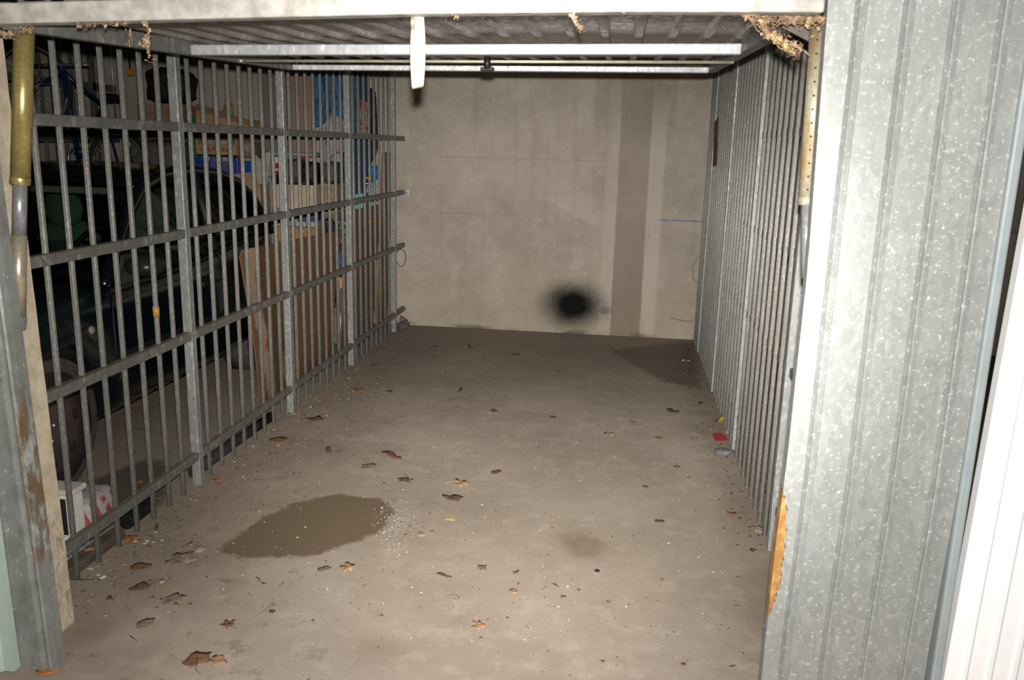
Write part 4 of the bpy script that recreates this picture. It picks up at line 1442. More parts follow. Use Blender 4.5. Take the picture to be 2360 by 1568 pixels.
hanging('plastic_sheet', [(716, 150), (745, 148), (775, 148), (806, 150)], [(728, 292), (745, 285), (757, 270), (770, 262), (782, 272), (790, 275), (800, 300)], 6.46, M_bluetarp, 'crumpled blue plastic sheet hanging high behind the left bars', 'plastic sheet', 2.2, depth=0.03)
single(MB().tube([(-2.75, 6.46, 2.30), (-1.98, 6.46, 2.30)], 0.008, 8).cyl((-2.75, 6.46, 2.30), (-2.75, 6.46, 2.55), 0.008, 8).cyl((-1.99, 6.46, 2.30), (-1.99, 6.46, 2.55), 0.008, 8), 'hanging_rail', M_steel, 'thin steel rail under the ceiling carrying the hanging plastic', 'rail')
hanging('carrier_bag', [(738, 252), (752, 248), (770, 246), (788, 250), (802, 270)], [(746, 372), (750, 378), (753, 374), (772, 352), (798, 350)], 6.61, M_whitebag, 'creased white carrier bag hanging beneath the blue plastic sheet', 'bag', 5.0, depth=0.025)
hanging('carrier_bag', [(786, 285), (800, 285)], [(786, 342), (802, 350)], 6.53, M_redbag, 'white bag with red print showing beside the third left post', 'bag', 6.0, depth=0.015)
# navy mattress-like board
a, b = pxbox(786, 150, 846, 460, 7.12, 0.12)
single(MB().box((a.x, 7.12, 0), (b.x, 7.23, 2.2)), 'foam_mat', M_navy, 'tall navy blue mat standing upright against the rear wall', 'mat', bevel=0.02)
hanging('plastic_sheet', [(807, 150), (828, 150)], [(808, 318), (826, 318)], 6.47, plasticbag('petrol blue plastic', (0.02, 0.075, 0.12), 0.3), 'petrol-blue plastic strip hanging right of the third left post', 'plastic sheet', 8.0, depth=0.012)
hanging('carrier_bag', [(828, 232), (850, 236)], [(829, 312), (850, 312)], 7.03, M_redbag, 'clear bag with red print hanging before the navy mat', 'bag', 9.0, depth=0.03)
hanging('plastic_bag', [(852, 205), (862, 200), (868, 225)], [(846, 400), (858, 402), (872, 330)], 6.93, M_navybag, 'long black plastic bag hanging from the bars near the rear wall', 'bag', 11.0, depth=0.02)


def mat_printbag():
    t = NT('grey carrier bag with blue band')
    x, y, z = t.xyz()
    n = t.noise(26, 4, 0.7)
    c = t.mix(n, (0.22, 0.20, 0.19), (0.42, 0.39, 0.37))
    bz = t.m_('MULTIPLY', t.step(z, 0.135, 0.14), t.step(z, 0.285, 0.28))
    c = t.mix(bz, c, (0.012, 0.15, 0.42))
    return t.bsdf(c, 0.35, 0, t.bump(n, 0.01, 0.6), 0.5)


pbag = hanging('carrier_bag', [(858, 372), (866, 362), (872, 368)], [(840, 462), (856, 462), (876, 462)], 6.80, mat_printbag(), 'grey carrier bag with a bright blue printed band near the rear wall', 'bag', 14.0, depth=0.02)
c0 = pbag.location
text_obj('CL in', 0.075, M_white, pbag, Vector((atY(857, 415, 6.76).x, 6.757, atY(857, 418, 6.76).z)), FACE_CAM, xs=0.8)

# brown boards leaning on the left partition
def mat_hardboard():
    t = NT('stained hardboard')
    x, y, z = t.xyz()
    n = t.noise(2.4, 4, 0.6)
    n2 = t.noise(18, 4)
    c = t.mix(n2, (0.165, 0.078, 0.037), (0.215, 0.108, 0.055))
    wob = t.m_('MULTIPLY', t.m_('SUBTRACT', t.noise(5, 4, 0.6), 0.5), 0.20)
    # dark damp tongue and bleached streaks running down from the near corner
    yy = t.m_('ADD', t.m_('ADD', y, wob), t.m_('MULTIPLY', z, 0.5))
    dkf = t.m_('MULTIPLY', t.step(yy, 0.0, 0.05), t.step(yy, 0.34, 0.18))
    c = t.mix(t.m_('MULTIPLY', dkf, 0.62), c, (0.065, 0.032, 0.018))
    pl_ = t.m_('MULTIPLY', t.step(yy, -0.13, -0.09), t.step(yy, 0.02, -0.02))
    c = t.mix(t.m_('MULTIPLY', pl_, 0.75), c, (0.42, 0.30, 0.20))
    pl2 = t.m_('MULTIPLY', t.step(yy, 0.14, 0.18), t.step(t.m_('ADD', z, wob), 0.36, 0.2))
    c = t.mix(t.m_('MULTIPLY', t.m_('MULTIPLY', pl2, t.step(yy, 0.45, 0.35)), 0.5), c, (0.42, 0.29, 0.19))
    ft = t.step(t.m_('ADD', z, wob), 0.16, 0.02)
    c = t.mix(t.m_('MULTIPLY', ft, 0.7), c, (0.06, 0.035, 0.025))
    return t.bsdf(c, 0.8, 0, t.bump(n2, 0.002, 0.2), 0.3)


M_hard = mat_hardboard()
M_hard2 = plain('brown hardboard', (0.17, 0.088, 0.048), 0.8, var=0.16, scale=3)
xb_, xt_ = -2.075, -1.955
ya, yb_ = 4.215, 5.86


def leanboard(outline, xbot, xtop, hmax, th, mat, name, label, group):
    """outline in (y, z); leans from xbot on the floor to xtop at hmax"""
    poly = [Vector((xbot + (xtop - xbot) * z / hmax, y, z)) for y, z in outline]
    return single(MB().prism(poly, (-th, 0, 0)), name, mat, label, 'board', group, origin=((xbot + xtop) / 2, sum(p[0] for p in outline) / len(outline), 0))


def on_lean(u, v, xbot, xtop, hmax):
    x = (xbot + xtop) / 2
    for _ in range(20):
        p = atX(u, v, x)
        x = xbot + (xtop - xbot) * p.z / hmax
    return p.y, p.z


tl_, tr_ = on_lean(560, 576, xb_, xt_, 1.05), on_lean(786, 531, xb_, xt_, 1.05)
tn_ = on_lean(554, 592, xb_, xt_, 1.05)
bl_ = on_lean(604, 985, xb_, xt_, 1.05)
leanboard([(bl_[0], 0.002), (tr_[0] + 0.02, 0.002), (tr_[0], tr_[1]), (tl_[0], tl_[1]), (tn_[0], tn_[1]), ((tn_[0] + bl_[0]) / 2 + 0.0, tn_[1] * 0.55)], xb_, xt_, 1.05, 0.008, M_hard, 'hardboard_sheet', 'stained brown hardboard sheet with a pale streak leaning on the left bars', 'boards behind the left bars')
p1, p2, p3 = on_lean(800, 487, -2.04, -1.955, 1.2), on_lean(872, 468, -2.04, -1.955, 1.2), on_lean(872, 800, -2.04, -1.955, 1.2)
leanboard([(5.93, 0.002), (6.78, 0.002), (6.78, 1.12), (5.93, p1[1] + 0.0)], -2.04, -1.955, 1.2, 0.008, M_hard2, 'hardboard_sheet', 'plain brown hardboard sheet leaning on the bars right of the third left post', 'boards behind the left bars')
leanboard([(6.985, 0.002), (7.28, 0.002), (7.28, 1.53), (6.985, 1.535)], -2.055, -1.985, 1.6, 0.018, plain('ribbed brown panel', (0.20, 0.095, 0.05), 0.8, var=0.2, scale=5), 'timber_board', 'taller brown wooden panel leaning in the far left corner by the rear wall', 'boards behind the left bars')
# things peeping over the second board
for (u0, v0, u1, v1, c, lb) in ((817, 470, 827, 487, (0.05, 0.45, 0.38), 'turquoise book standing on the carton behind the brown board'), (831, 468, 834, 484, (0.55, 0.50, 0.42), 'narrow white book between the turquoise ones'), (835, 468, 839, 482, (0.03, 0.20, 0.17), 'dark teal book behind the second brown board')):
    a, b = pxbox(u0, v0 - 22, u1, v1, 6.42, 0.10)
    single(MB().box((a.x, 6.42, 1.032), (b.x, 6.55, b.z)), 'book', plain('book cover', c, 0.5), lb, 'book', 'books behind the brown board', bevel=0.002)
a, b = pxbox(803, 486, 880, 600, 6.40, 0.2)
single(MB().box((a.x, 6.39, 0), (min(b.x, -2.10), 6.60, 1.03)), 'cardboard_box', M_carddark, 'tall dark carton carrying the books behind the second brown board', 'box')
# slit between the boards
for (u0, v0, u1, v1, c, nm2, lb, ct) in ((774, 575, 797, 640, (0.02, 0.13, 0.33), 'plastic_bag', 'blue plastic bag in the gap between the two brown boards', 'bag'), (776, 640, 792, 664, (0.55, 0.24, 0.06), 'cardboard_box', 'small orange box in the gap between the brown boards', 'box'), (776, 664, 796, 800, (0.10, 0.08, 0.07), 'cardboard_box', 'dark grey carton at the foot of the gap between boards', 'box')):
    a, b = pxbox(u0, v0, u1, v1, 6.22, 0.12)
    if ct == 'bag':
        single(crinkle(a, b, 61, 0.12, puff=0.45, sub=3), nm2, M_bluetarp, lb, ct, origin=((a.x + b.x) / 2, 6.28, a.z))
    else:
        if v1 == 800:
            a.z = 0
        single(MB().box(tuple(a), tuple(b)), nm2, plain('slit item', c, 0.6), lb, ct)
single(crinkle(*pxbox(772, 505, 796, 573, 6.22, 0.12), 66, 0.2, puff=0.5, sub=3), 'plastic_bag', plasticbag('mixed wrappers', (0.06, 0.07, 0.05), 0.15, c2=(0.35, 0.34, 0.30), scale=30, thr=0.55), 'glittery wrapper-filled bag above the blue bag between the boards', 'bag')
cab = [atY(u, v, 6.211) for u, v in ((781, 664), (780, 684), (779, 700), (782, 722), (785, 745), (786, 762))]
single(MB().tube(cab, 0.008, 8), 'cable', M_white, 'short white cable hanging in the gap between the brown boards', 'cable')

# ================================================================== bicycle
bk = thing('bicycle', 'blue bicycle hung nose-up above the car in front of the far bars', 'bicycle', (-4.2, 6.5, 1.45))


def bp_(u, v):
    return atY(u, v, 5.45 + (u - 62) / 223.0 * 0.75)


M_bike = plain('blue bicycle paint', (0.005, 0.025, 0.07), 0.25, 0.1)
hubF, hubR = bp_(78, 200), bp_(276, 392)
head, seatc, bb_ = bp_(138, 150), bp_(237, 243), bp_(182, 366)
fork_top = bp_(146, 168)
nrm = (hubR - hubF).cross(Vector((0, 0, 1))).normalized()


def wheel(c, r):
    ax = (hubR - hubF)
    e1_ = (ax - nrm * ax.dot(nrm)).normalized()
    e2_ = nrm.cross(e1_)
    pts = [c + (e1_ * cos(2 * pi * k / 40) + e2_ * sin(2 * pi * k / 40)) * r for k in range(40)]
    w = MB().tube(pts, 0.019, 8, closed=True).build('tyre', M_rubber, bk)
    pts2 = [c + (p - c) * 0.92 for p in pts]
    MB().tube(pts2, 0.010, 6, closed=True).build('rim', M_steel, w)
    sp_ = MB()
    for k in range(0, 40, 2):
        sp_.tube([c, pts2[k]], 0.0016, 4)
    tag(sp_.build('spokes', M_steel, w), kind='stuff')
    MB().tube([c - nrm * 0.03, c + nrm * 0.03], 0.016, 8).build('hub', M_steel, w)


wheel(hubF, 0.29)
wheel(hubR, 0.29)
fr_ = MB()
for p, q, r in ((fork_top, seatc, 0.016), (fork_top, bb_, 0.019), (seatc, bb_, 0.015), (seatc, hubR, 0.009), (bb_, hubR, 0.011), (head, fork_top, 0.018)):
    fr_.tube([p, q], r, 8)
fr_.build('frame', M_bike, bk)
MB().tube([fork_top, fork_top.lerp(hubF, 0.3), hubF], 0.012, 8).build('fork', M_bike, bk)
sd = MB().blob(bp_(256, 226), 0.06, 0.12, 0.035, 5, 0.05)
sd.tube([seatc, bp_(250, 228)], 0.013, 8)
sd.build('saddle', M_black, bk)
hbp = [head - nrm * 0.26, head - nrm * 0.1, head, head + nrm * 0.1, head + nrm * 0.26]
MB().tube(hbp, 0.012, 8).build('handlebar', M_steel, bk)
e1_ = (hubR - bb_).normalized()
e2_ = nrm.cross(e1_)
MB().tube([bb_ + (e1_ * cos(2 * pi * k / 24) + e2_ * sin(2 * pi * k / 24)) * 0.085 for k in range(24)], 0.008, 6, closed=True).build('chainring', M_steel, bk)
crk = MB().tube([bb_, bp_(187, 352)], 0.009, 6).build('crank', M_steel, bk)
pc = bp_(189, 349)
MB().box((pc.x - 0.045, pc.y - 0.04, pc.z - 0.012), (pc.x + 0.045, pc.y + 0.04, pc.z + 0.012)).build('pedal', plain('grey pedal', (0.16, 0.15, 0.14), 0.6), crk, bevel=0.004)
# hooks holding the bicycle to the far partition
hk = MB()
for p in (hubF + Vector((0, 0, 0.29)), hubR + Vector((0, 0, 0.29))):
    hk.tube([p, Vector((p.x, p.y, 2.55))], 0.006, 6)
hk.build('hanging_hook', M_steel, bk)
a, b = pxbox(290, 158, 307, 174, 6.9, 0.02)
yt_ = thing('luggage_tag', 'small yellow tag hanging on a dark strap above the bicycle saddle', 'tag', ((a.x + b.x) / 2, 6.9, a.z))
MB().box(tuple(a), tuple(b)).build('tag_plate', plain('yellow plastic', (0.62, 0.30, 0.01), 0.45), yt_, bevel=0.004)
MB().tube([((a.x + b.x) / 2, 6.91, b.z), ((a.x + b.x) / 2 + 0.005, 6.91, 2.55)], 0.007, 6).build('strap', M_black, yt_)

# ================================================================== things by the left bars
def mat_bag_print():
    t = NT('white printed bag')
    x, y, z = t.xyz()
    n = t.noise(22, 5, 0.7)
    c = t.mix(n, (0.30, 0.27, 0.25), (0.52, 0.50, 0.49))
    pr = t.m_('MULTIPLY', t.m_('MULTIPLY', t.step(t.m_('SINE', t.m_('MULTIPLY', t.m_('ADD', t.m_('MULTIPLY', x, 0.5), t.m_('ADD', y, t.m_('MULTIPLY', z, 0.4))), 95.0)), -0.1, 0.15), t.step(t.noise(11, 2), 0.36, 0.46)), t.step(t.m_('ABSOLUTE', t.m_('SUBTRACT', z, 0.125)), 0.045, 0.038))
    c = t.mix(t.m_('MULTIPLY', pr, 0.9), c, (0.40, 0.03, 0.03))
    return t.bsdf(c, 0.35, 0, t.bump(n, 0.012, 0.7), 0.5)


single(crinkle(Vector((-2.40, 2.85, 0.001)), Vector((-2.02, 3.10, 0.19)), 71, 0.08, puff=0.42), 'carrier_bag', mat_bag_print(), 'full white carrier bag with red print standing behind the left bars', 'bag', origin=(-2.21, 2.975, 0.001))
pkp = MB().box((-2.24, 2.575, 0.001), (-2.01, 2.84, 0.048))
single(pkp, 'plastic_pack', plasticbag('bluish film', (0.30, 0.32, 0.36), 0.3), 'bluish film-wrapped pack under the white framed device behind the left bars', 'pack', bevel=0.014, seg=3)
dv = thing('framed_device', 'small white framed device with dark front behind the pier and left bars', 'device', (-2.10, 2.80, 0.049))
MB().box((-2.20, 2.755, 0.049), (-2.015, 2.825, 0.09)).build('base', M_white, dv, bevel=0.012)
MB().box((-2.19, 2.75, 0.09), (-2.02, 2.83, 0.265)).build('housing', M_white, dv, bevel=0.008)
MB().box((-2.205, 2.742, 0.265), (-2.005, 2.838, 0.29)).build('top_cap', plain('cream plastic', (0.62, 0.56, 0.48), 0.5), dv, bevel=0.008)
MB().box((-2.178, 2.7465, 0.105), (-2.040, 2.75, 0.252)).build('dark_front', plain('dark slate panel', (0.022, 0.024, 0.032), 0.3), dv)

single(MB().box((-2.00, 2.50, 0.0), (-1.945, 2.965, 0.042)), 'timber_batten', plain('dirty timber', (0.10, 0.075, 0.055), 0.9, var=0.3, bump=0.4), 'dirty timber batten on the floor along the foot of the left bars', 'batten', bevel=0.006)
single(MB().tube([(-1.985, 3.03, 0.033), (-1.99, 3.22, 0.033)], 0.033, 20), 'pipe_offcut', M_black, 'short black pipe offcut under the left bars among dead leaves', 'pipe', bevel=0.003)
single(MB().tube([(-1.985, 3.60, 0.028), (-1.985, 4.02, 0.028), (-1.975, 4.5, 0.028)], 0.028, 16), 'drain_pipe', plain('dusty black pipe', (0.03, 0.026, 0.024), 0.6, var=0.4), 'long black pipe on the floor behind the bars between first and second post', 'pipe')

# ================================================================== along the back wall
wr = MB()
c0 = atY(926, 595, WALL_Y - 0.05)
ring = [(c0.x + 0.045 * cos(a) - 0.01, WALL_Y - 0.045 + 0.012 * sin(2 * a), c0.z + 0.078 * sin(a)) for a in [radians(-150 + 290 * k / 24) for k in range(25)]]
wr.tube(ring, 0.0030, 6)
single(wr, 'wire_loop', plain('dark wire', (0.05, 0.035, 0.03), 0.6, 0.2), 'thin dark wire loop sticking out of the left corner by the rear wall', 'wire')
w2 = [atY(u, v, WALL_Y - 0.03) for u, v in ((1609, 592), (1601, 604), (1596, 622), (1598, 640), (1606, 654))]
single(MB().tube(w2, 0.0022, 6), 'wire_loop', plain('pale wire', (0.22, 0.18, 0.12), 0.6), 'thin pale wire bow on the rear wall beside the right bars', 'wire')
single(MB().blob(tuple(atZ(930, 752, 0.02)), 0.055, 0.05, 0.05, 4, 0.35, 6, 3, flat=-0.02, smooth=False), 'stone_lump', plain('dark rubble', (0.11, 0.09, 0.075), 0.95, bump=0.4), 'dark rubble lump on the floor in the back left corner', 'rubble')
bl2 = atY(932, 735, WALL_Y - 0.02)
single(MB().hexa([(bl2.x - 0.045, WALL_Y - 0.05, bl2.z - 0.015), (bl2.x + 0.01, WALL_Y - 0.05, bl2.z - 0.055), (bl2.x + 0.02, WALL_Y - 0.001, bl2.z - 0.05), (bl2.x - 0.045, WALL_Y - 0.001, bl2.z - 0.015),
                  (bl2.x - 0.035, WALL_Y - 0.05, bl2.z + 0.03), (bl2.x + 0.03, WALL_Y - 0.05, bl2.z - 0.012), (bl2.x + 0.03, WALL_Y - 0.001, bl2.z - 0.012), (bl2.x - 0.035, WALL_Y - 0.001, bl2.z + 0.03)]),
       'brick_chip', plain('grey brick', (0.20, 0.165, 0.13), 0.95), 'broken brick chip stuck to the rear wall under the lowest left bracket', 'brick', bevel=0.004)
p = atY(1575, 738, WALL_Y)
single(MB().tube([atY(u, v, WALL_Y - 0.004) for u, v in ((1545, 732), (1560, 737), (1580, 741), (1598, 741))], [0.003, 0.006, 0.007, 0.004], 6), 'mortar_ridge', plain('mortar', (0.36, 0.30, 0.22), 0.95), 'low mortar ridge on the rear wall near the right corner', 'mortar')

# brown card hung on the right bars
pr_ = [atX(u, v, XR - 0.004) for u, v in ((1656, 270), (1647, 281), (1643, 383), (1652, 381))]
poly = [Vector((XR - 0.006, p.y, p.z)) for p in pr_]
single(MB().prism(poly, (0.004, 0, 0)), 'card_scrap', plain('brown card', (0.17, 0.095, 0.06), 0.85), 'brown torn card hooked on the right bars near the rear wall', 'card')

# ================================================================== litter on the floor
LC = {'tan': (0.44, 0.27, 0.145), 'brown': (0.235, 0.125, 0.068), 'dark': (0.155, 0.105, 0.072), 'orange': (0.40, 0.155, 0.05), 'grey': (0.25, 0.195, 0.15), 'yellow': (0.46, 0.32, 0.14), 'red': (0.21, 0.09, 0.05), 'pale': (0.42, 0.33, 0.24)}
LM = {k: plain(k + ' dead leaf', v, 0.8, var=0.3, scale=60) for k, v in LC.items()}


def leaf_outline(kind, rng):
    pts = []
    if kind == 'oak':
        n = 26
        for k in range(n):
            a = 2 * pi * k / n
            lob = 0.74 + 0.15 * cos(5 * a + 0.6) + rng.uniform(-0.17, 0.13)
            pts.append((lob * cos(a), lob * sin(a) * 0.85))
    elif kind == 'round':
        n = 16
        for k in range(n):
            a = 2 * pi * k / n
            r = 0.85 + rng.uniform(-0.13, 0.10)
            pts.append((r * cos(a) * (1.1 if cos(a) > 0 else 0.9), r * sin(a) * 0.72))
    elif kind == 'slim':
        n = 14
        for k in range(n):
            a = 2 * pi * k / n
            pts.append((cos(a), 0.24 * sin(a) * (1 + rng.uniform(-0.2, 0.2))))
    else:  # torn flake
        n = 11
        for k in range(n):
            a = 2 * pi * k / n
            r = rng.uniform(0.45, 1.0)
            pts.append((r * cos(a), r * sin(a) * 0.8))
    return pts


def leaf_into(mb, c, size, kind, rng, rot=None, curl=0.22, tilt=0.0, basis=None):
    """a dry, curled leaf blade centred at c"""
    o = leaf_outline(kind, rng)
    rot = rng.uniform(0, 2 * pi) if rot is None else rot
    ca, sa = cos(rot), sin(rot)
    k1, k2 = rng.uniform(0.4, 1.0) * curl, rng.uniform(-0.6, 1.0) * curl
    vs_ = []
    for ring, f in ((0, 0.0), (1, 0.5), (2, 1.0)):
        for (x, y) in (o if ring else [(0, 0)]):
            x, y = x * f, y * f
            z = k1 * y * y + k2 * x * x * 0.8 + 0.06 * sin(5 * x + 3 * y) * f
            vs_.append(Vector((x, y, z)))
    n = len(o)
    zmin = min(v.z for v in vs_)
    fs = []
    for i in range(n):
        j = (i + 1) % n
        fs.append((0, 1 + i, 1 + j))
        fs.append((1 + i, 1 + n + i, 1 + n + j, 1 + j))
    out = []
    h = size / 2
    for v in vs_:
        q = Vector((v.x * h, v.y * h, (v.z - zmin) * h + tilt * v.x * h))
        q = Vector((q.x * ca - q.y * sa, q.x * sa + q.y * ca, q.z))
        if basis is not None:
            q = basis @ q
        out.append(Vector(c) + q)
    mb.add(out, fs, True)


leaves = [
    (1102, 1443, 40, 'oak', 'tan', 'tan lobed oak leaf lying alone in the bright middle foreground'),
    (1184, 1365, 26, 'round', 'tan', 'tan round leaf a little behind the lone oak leaf'),
    (1281, 1351, 22, 'slim', 'brown', 'slender upright brown leaf right of the round tan leaf'),
    (1297, 1377, 16, 'flake', 'brown', 'small brown leaf scrap just right of the slender brown leaf'),
    (1189, 1320, 20, 'flake', 'brown', 'small brown flake left of the faint round damp spot'),
    (1024, 1328, 40, 'slim', 'dark', 'long dark leaf on the concrete between damp patch and middle'),
    (800, 1309, 46, 'oak', 'tan', 'tan leaf with dark tip below the large damp patch'),
    (748, 1313, 34, 'round', 'grey', 'faint grey leaf left of the tan leaf below the damp patch'),
    (970, 1234, 30, 'flake', 'pale', 'pale curled leaf scraps right of the large damp patch'),
    (1521, 1203, 24, 'round', 'dark', 'dark leaf scrap alone right of centre'),
    (1487, 1123, 18, 'flake', 'dark', 'little dark flake farther back right of centre'),
    (1560, 1077, 20, 'oak', 'brown', 'brown ragged leaf nearest the grey rag on the right'),
    (1689, 1185, 22, 'flake', 'brown', 'brown leaf scrap under the wire hook by the right bars'),
    (1748, 1222, 44, 'flake', 'pale', 'mouldering leaves at the foot of the nearest right post'),
    (1046, 1150, 60, 'flake', 'dark', 'wide rotted leaf smear behind the corrugated card scrap'),
    (1062, 1115, 42, 'oak', 'yellow', 'yellowish leaf behind the rotted leaf smear'),
    (934, 1108, 40, 'oak', 'dark', 'dark spiky leaf behind the large damp patch'),
    (902, 1052, 70, 'slim', 'red', 'reddish brown leaf litter streak left of centre'),
    (849, 1077, 44, 'round', 'grey', 'flat grey leaf stuck behind the large damp patch'),
    (1143, 1090, 30, 'flake', 'red', 'red-brown leaf bits in the middle of the floor'),
    (757, 1039, 44, 'slim', 'dark', 'dark slim leaf ahead of the second left post'),
    (728, 968, 48, 'flake', 'dark', 'dark leaf heap right of the second left post'),
    (640, 1016, 52, 'flake', 'brown', 'brown leaf heap on the floor before the leaning board'),
    (824, 900, 36, 'oak', 'orange', 'orange brown leaf right of the third left post'),
    (898, 904, 24, 'flake', 'dark', 'dark flake right of the orange brown leaf'),
    (1060, 901, 34, 'slim', 'dark', 'slim dark leaf mid-floor farther back'),
    (1274, 962, 18, 'round', 'dark', 'small round dark leaf alone in the middle distance'),
    (1138, 948, 26, 'oak', 'dark', 'dark oak leaf in the middle distance'),
    (1460, 974, 20, 'slim', 'brown', 'slim brown leaf right of centre in the middle distance'),
    (1406, 1002, 34, 'flake', 'pale', 'pale crumpled leaf left of the slim brown leaf in the distance'),
    (1519, 1011, 24, 'flake', 'orange', 'orange leaf scrap right of centre in the middle distance'),
    (1287, 857, 12, 'round', 'red', 'tiny red leaf far back on the floor'),
    (1550, 950, 36, 'flake', 'dark', 'dark leaf crumbs near the yellow wrapper'),
    (865, 843, 26, 'round', 'dark', 'dark round leaf beside the third left post, far back'),
    (328, 1309, 54, 'round', 'brown', 'large reddish brown leaf on the floor behind the cream pier'),
    (418, 1290, 82, 'oak', 'grey', 'big grey brown leaf patch left of the damp patch'),
    (373, 1341, 20, 'round', 'yellow', 'small yellow leaf in front of the grey leaf patch'),
    (325, 1354, 52, 'flake', 'dark', 'dark flattened leaf left of the small yellow leaf'),
    (402, 1382, 62, 'oak', 'grey', 'grey flattened leaf with white crumbs left foreground'),
    (336, 1440, 52, 'round', 'grey', 'grey brown curled leaf in the left foreground'),
    (192, 1403, 18, 'slim', 'orange', 'small orange leaf right beside the cream pier foot'),
    (345, 1264, 16, 'slim', 'orange', 'small orange leaf near the pipe offcut'),
    (526, 1440, 40, 'oak', 'brown', 'brown oak leaf with a pale bud in the foreground'),
    (627, 1411, 20, 'oak', 'red', 'little red oak leaf on the broken twig'),
    (455, 1522, 76, 'oak', 'brown', 'large brown oak leaf at the front edge, left of its twin'),
    (500, 1526, 50, 'oak', 'tan', 'tan torn oak leaf overlapping the large brown one'),
    (108, 1548, 52, 'round', 'orange', 'orange leaf wedged at the foot of the left jamb'),
    (304, 1243, 40, 'oak', 'orange', 'orange brown leaf in front of the black pipe offcut'),
    (207, 1291, 28, 'round', 'tan', 'tan curled leaf on the batten by the left bars'),
    (461, 1266, 40, 'flake', 'pale', 'pale leaf crumbs left of the large damp patch'),
    (361, 1219, 34, 'slim', 'dark', 'dark slim leaf right of the pipe offcut'),
    (252, 1381, 22, 'flake', 'red', 'small red leaf scrap behind the pier foot'),
    (1112, 1311, 30, 'flake', 'grey', 'grey leaf crumbs just right of the long dark leaf'),
    (1189, 818, 22, 'flake', 'dark', 'dark leaf scrap far back in the middle'),
    (1084, 801, 34, 'slim', 'dark', 'dark streak of leaf near the rear wall'),
    (1004, 799, 20, 'round', 'dark', 'small dark leaf near the rear wall, left'),
    (500, 1108, 26, 'oak', 'orange', 'orange leaf at the foot of the first left post'),
    (322, 1112, 24, 'round', 'orange', 'orange leaf on the wet floor behind the left bars'),
    (366, 1150, 14, 'slim', 'pale', 'pale seed pod under the lowest left rail'),
    (1700, 1400, 20, 'flake', 'yellow', 'yellow flake near the right sheet, foreground'),
    (1576, 1532, 18, 'flake', 'brown', 'brown crumb of leaf at the front edge, right'),
    (1688, 1537, 18, 'slim', 'dark', 'dark slim leaf at the front edge by the right sheet'),
]
for k, (u, v, wpx, kind, colr, lab) in enumerate(leaves):
    rg = random.Random(100 + k)
    c = atZ(u, v, 0.0)
    dist = (c - CAM).dot(fw)
    size = wpx / FPX * dist * 1.15
    mb = MB()
    zz = 0.003
    if 'on the batten' in lab:
        zz = 0.045
    leaf_into(mb, (c.x, c.y, zz if zz > 0.01 else 0.0015), size, kind, rg, curl=0.20 if colr in ('tan', 'brown', 'orange', 'yellow') else 0.07)
    if kind == 'oak' and size > 0.04:
        # stalk
        a = rg.uniform(0, 6.28)
        mb.tube([(c.x, c.y, zz + 0.004), (c.x + size * 0.5 * cos(a), c.y + size * 0.5 * sin(a), zz + 0.004), (c.x + size * 0.75 * cos(a + 0.2), c.y + size * 0.75 * sin(a + 0.2), zz + 0.003)], 0.0011, 5)
    single(mb, 'dead_leaf', LM[colr], lab, 'leaf', 'dead leaves on the floor', origin=(c.x, c.y, 0.0), solid=0.0006)

# twigs and stems
M_twig = plain('dry twig', (0.22, 0.15, 0.10), 0.85)
for (pts, r, lab, colr) in (
        (((586, 1425), (600, 1414), (616, 1402), (634, 1392)), 0.0022, 'broken twig with pale tip lying in the left foreground', (0.30, 0.22, 0.16)),
        (((1690, 1160), (1682, 1152), (1686, 1147), (1697, 1147), (1704, 1156)), 0.0016, 'bent wire hook on the floor by the right bars', (0.16, 0.15, 0.14)),
        (((1036, 1372), (1048, 1371), (1058, 1377), (1056, 1384), (1044, 1379)), 0.0014, 'curled stem loop in the middle foreground', (0.20, 0.14, 0.10)),
        (((300, 1466), (308, 1472), (316, 1478)), 0.0016, 'short dark stick in the left foreground', (0.14, 0.09, 0.06)),
        (((418, 1262), (430, 1257), (443, 1249)), 0.0035, 'dark stick left of the pale leaf crumbs', (0.13, 0.085, 0.06)),
        (((165, 1336), (190, 1337), (215, 1335)), 0.0022, 'thin dark twig at the foot of the left bars behind the pier', (0.06, 0.045, 0.035)),
        (((590, 1330), (600, 1337), (596, 1342)), 0.0016, 'tiny bent stem below the large damp patch', (0.10, 0.07, 0.05)),
        (((640, 1352), (650, 1347), (653, 1342)), 0.0014, 'tiny straight stem right of the tiny bent stem', (0.12, 0.09, 0.06))):
    P_ = [atZ(u, v, r + 0.0005) for u, v in pts]
    single(MB().tube(P_, r, 6), 'dry_twig' if 'wire' not in lab else 'wire_hook', plain('stem colour', colr, 0.85), lab, 'twig' if 'wire' not in lab else 'wire')

# scraps
c = atZ(1040, 1195)
sc_ = MB()
n_ = 7
w_, d_ = 0.040, 0.045
for k in range(n_):
    x0 = c.x - w_ / 2 + w_ * k / n_
    sc_.hexa([(x0, c.y - d_ / 2, 0.001), (x0 + w_ / n_ * 0.55, c.y - d_ / 2, 0.001), (x0 + w_ / n_ * 0.55 - 0.004, c.y + d_ / 2, 0.001), (x0 - 0.004, c.y + d_ / 2, 0.001),
              (x0, c.y - d_ / 2, 0.005), (x0 + w_ / n_ * 0.55, c.y - d_ / 2, 0.005), (x0 + w_ / n_ * 0.55 - 0.004, c.y + d_ / 2, 0.005), (x0 - 0.004, c.y + d_ / 2, 0.005)])
sc_.box((c.x - w_ / 2 - 0.003, c.y - d_ / 2, 0.0005), (c.x + w_ / 2, c.y + d_ / 2, 0.002))
single(sc_, 'corrugated_card', plain('straw card', (0.55, 0.41, 0.22), 0.85), 'small ribbed straw-coloured card scrap in the middle of the floor', 'card')
rg = random.Random(5)
mb = MB()
c = atZ(1661, 973)
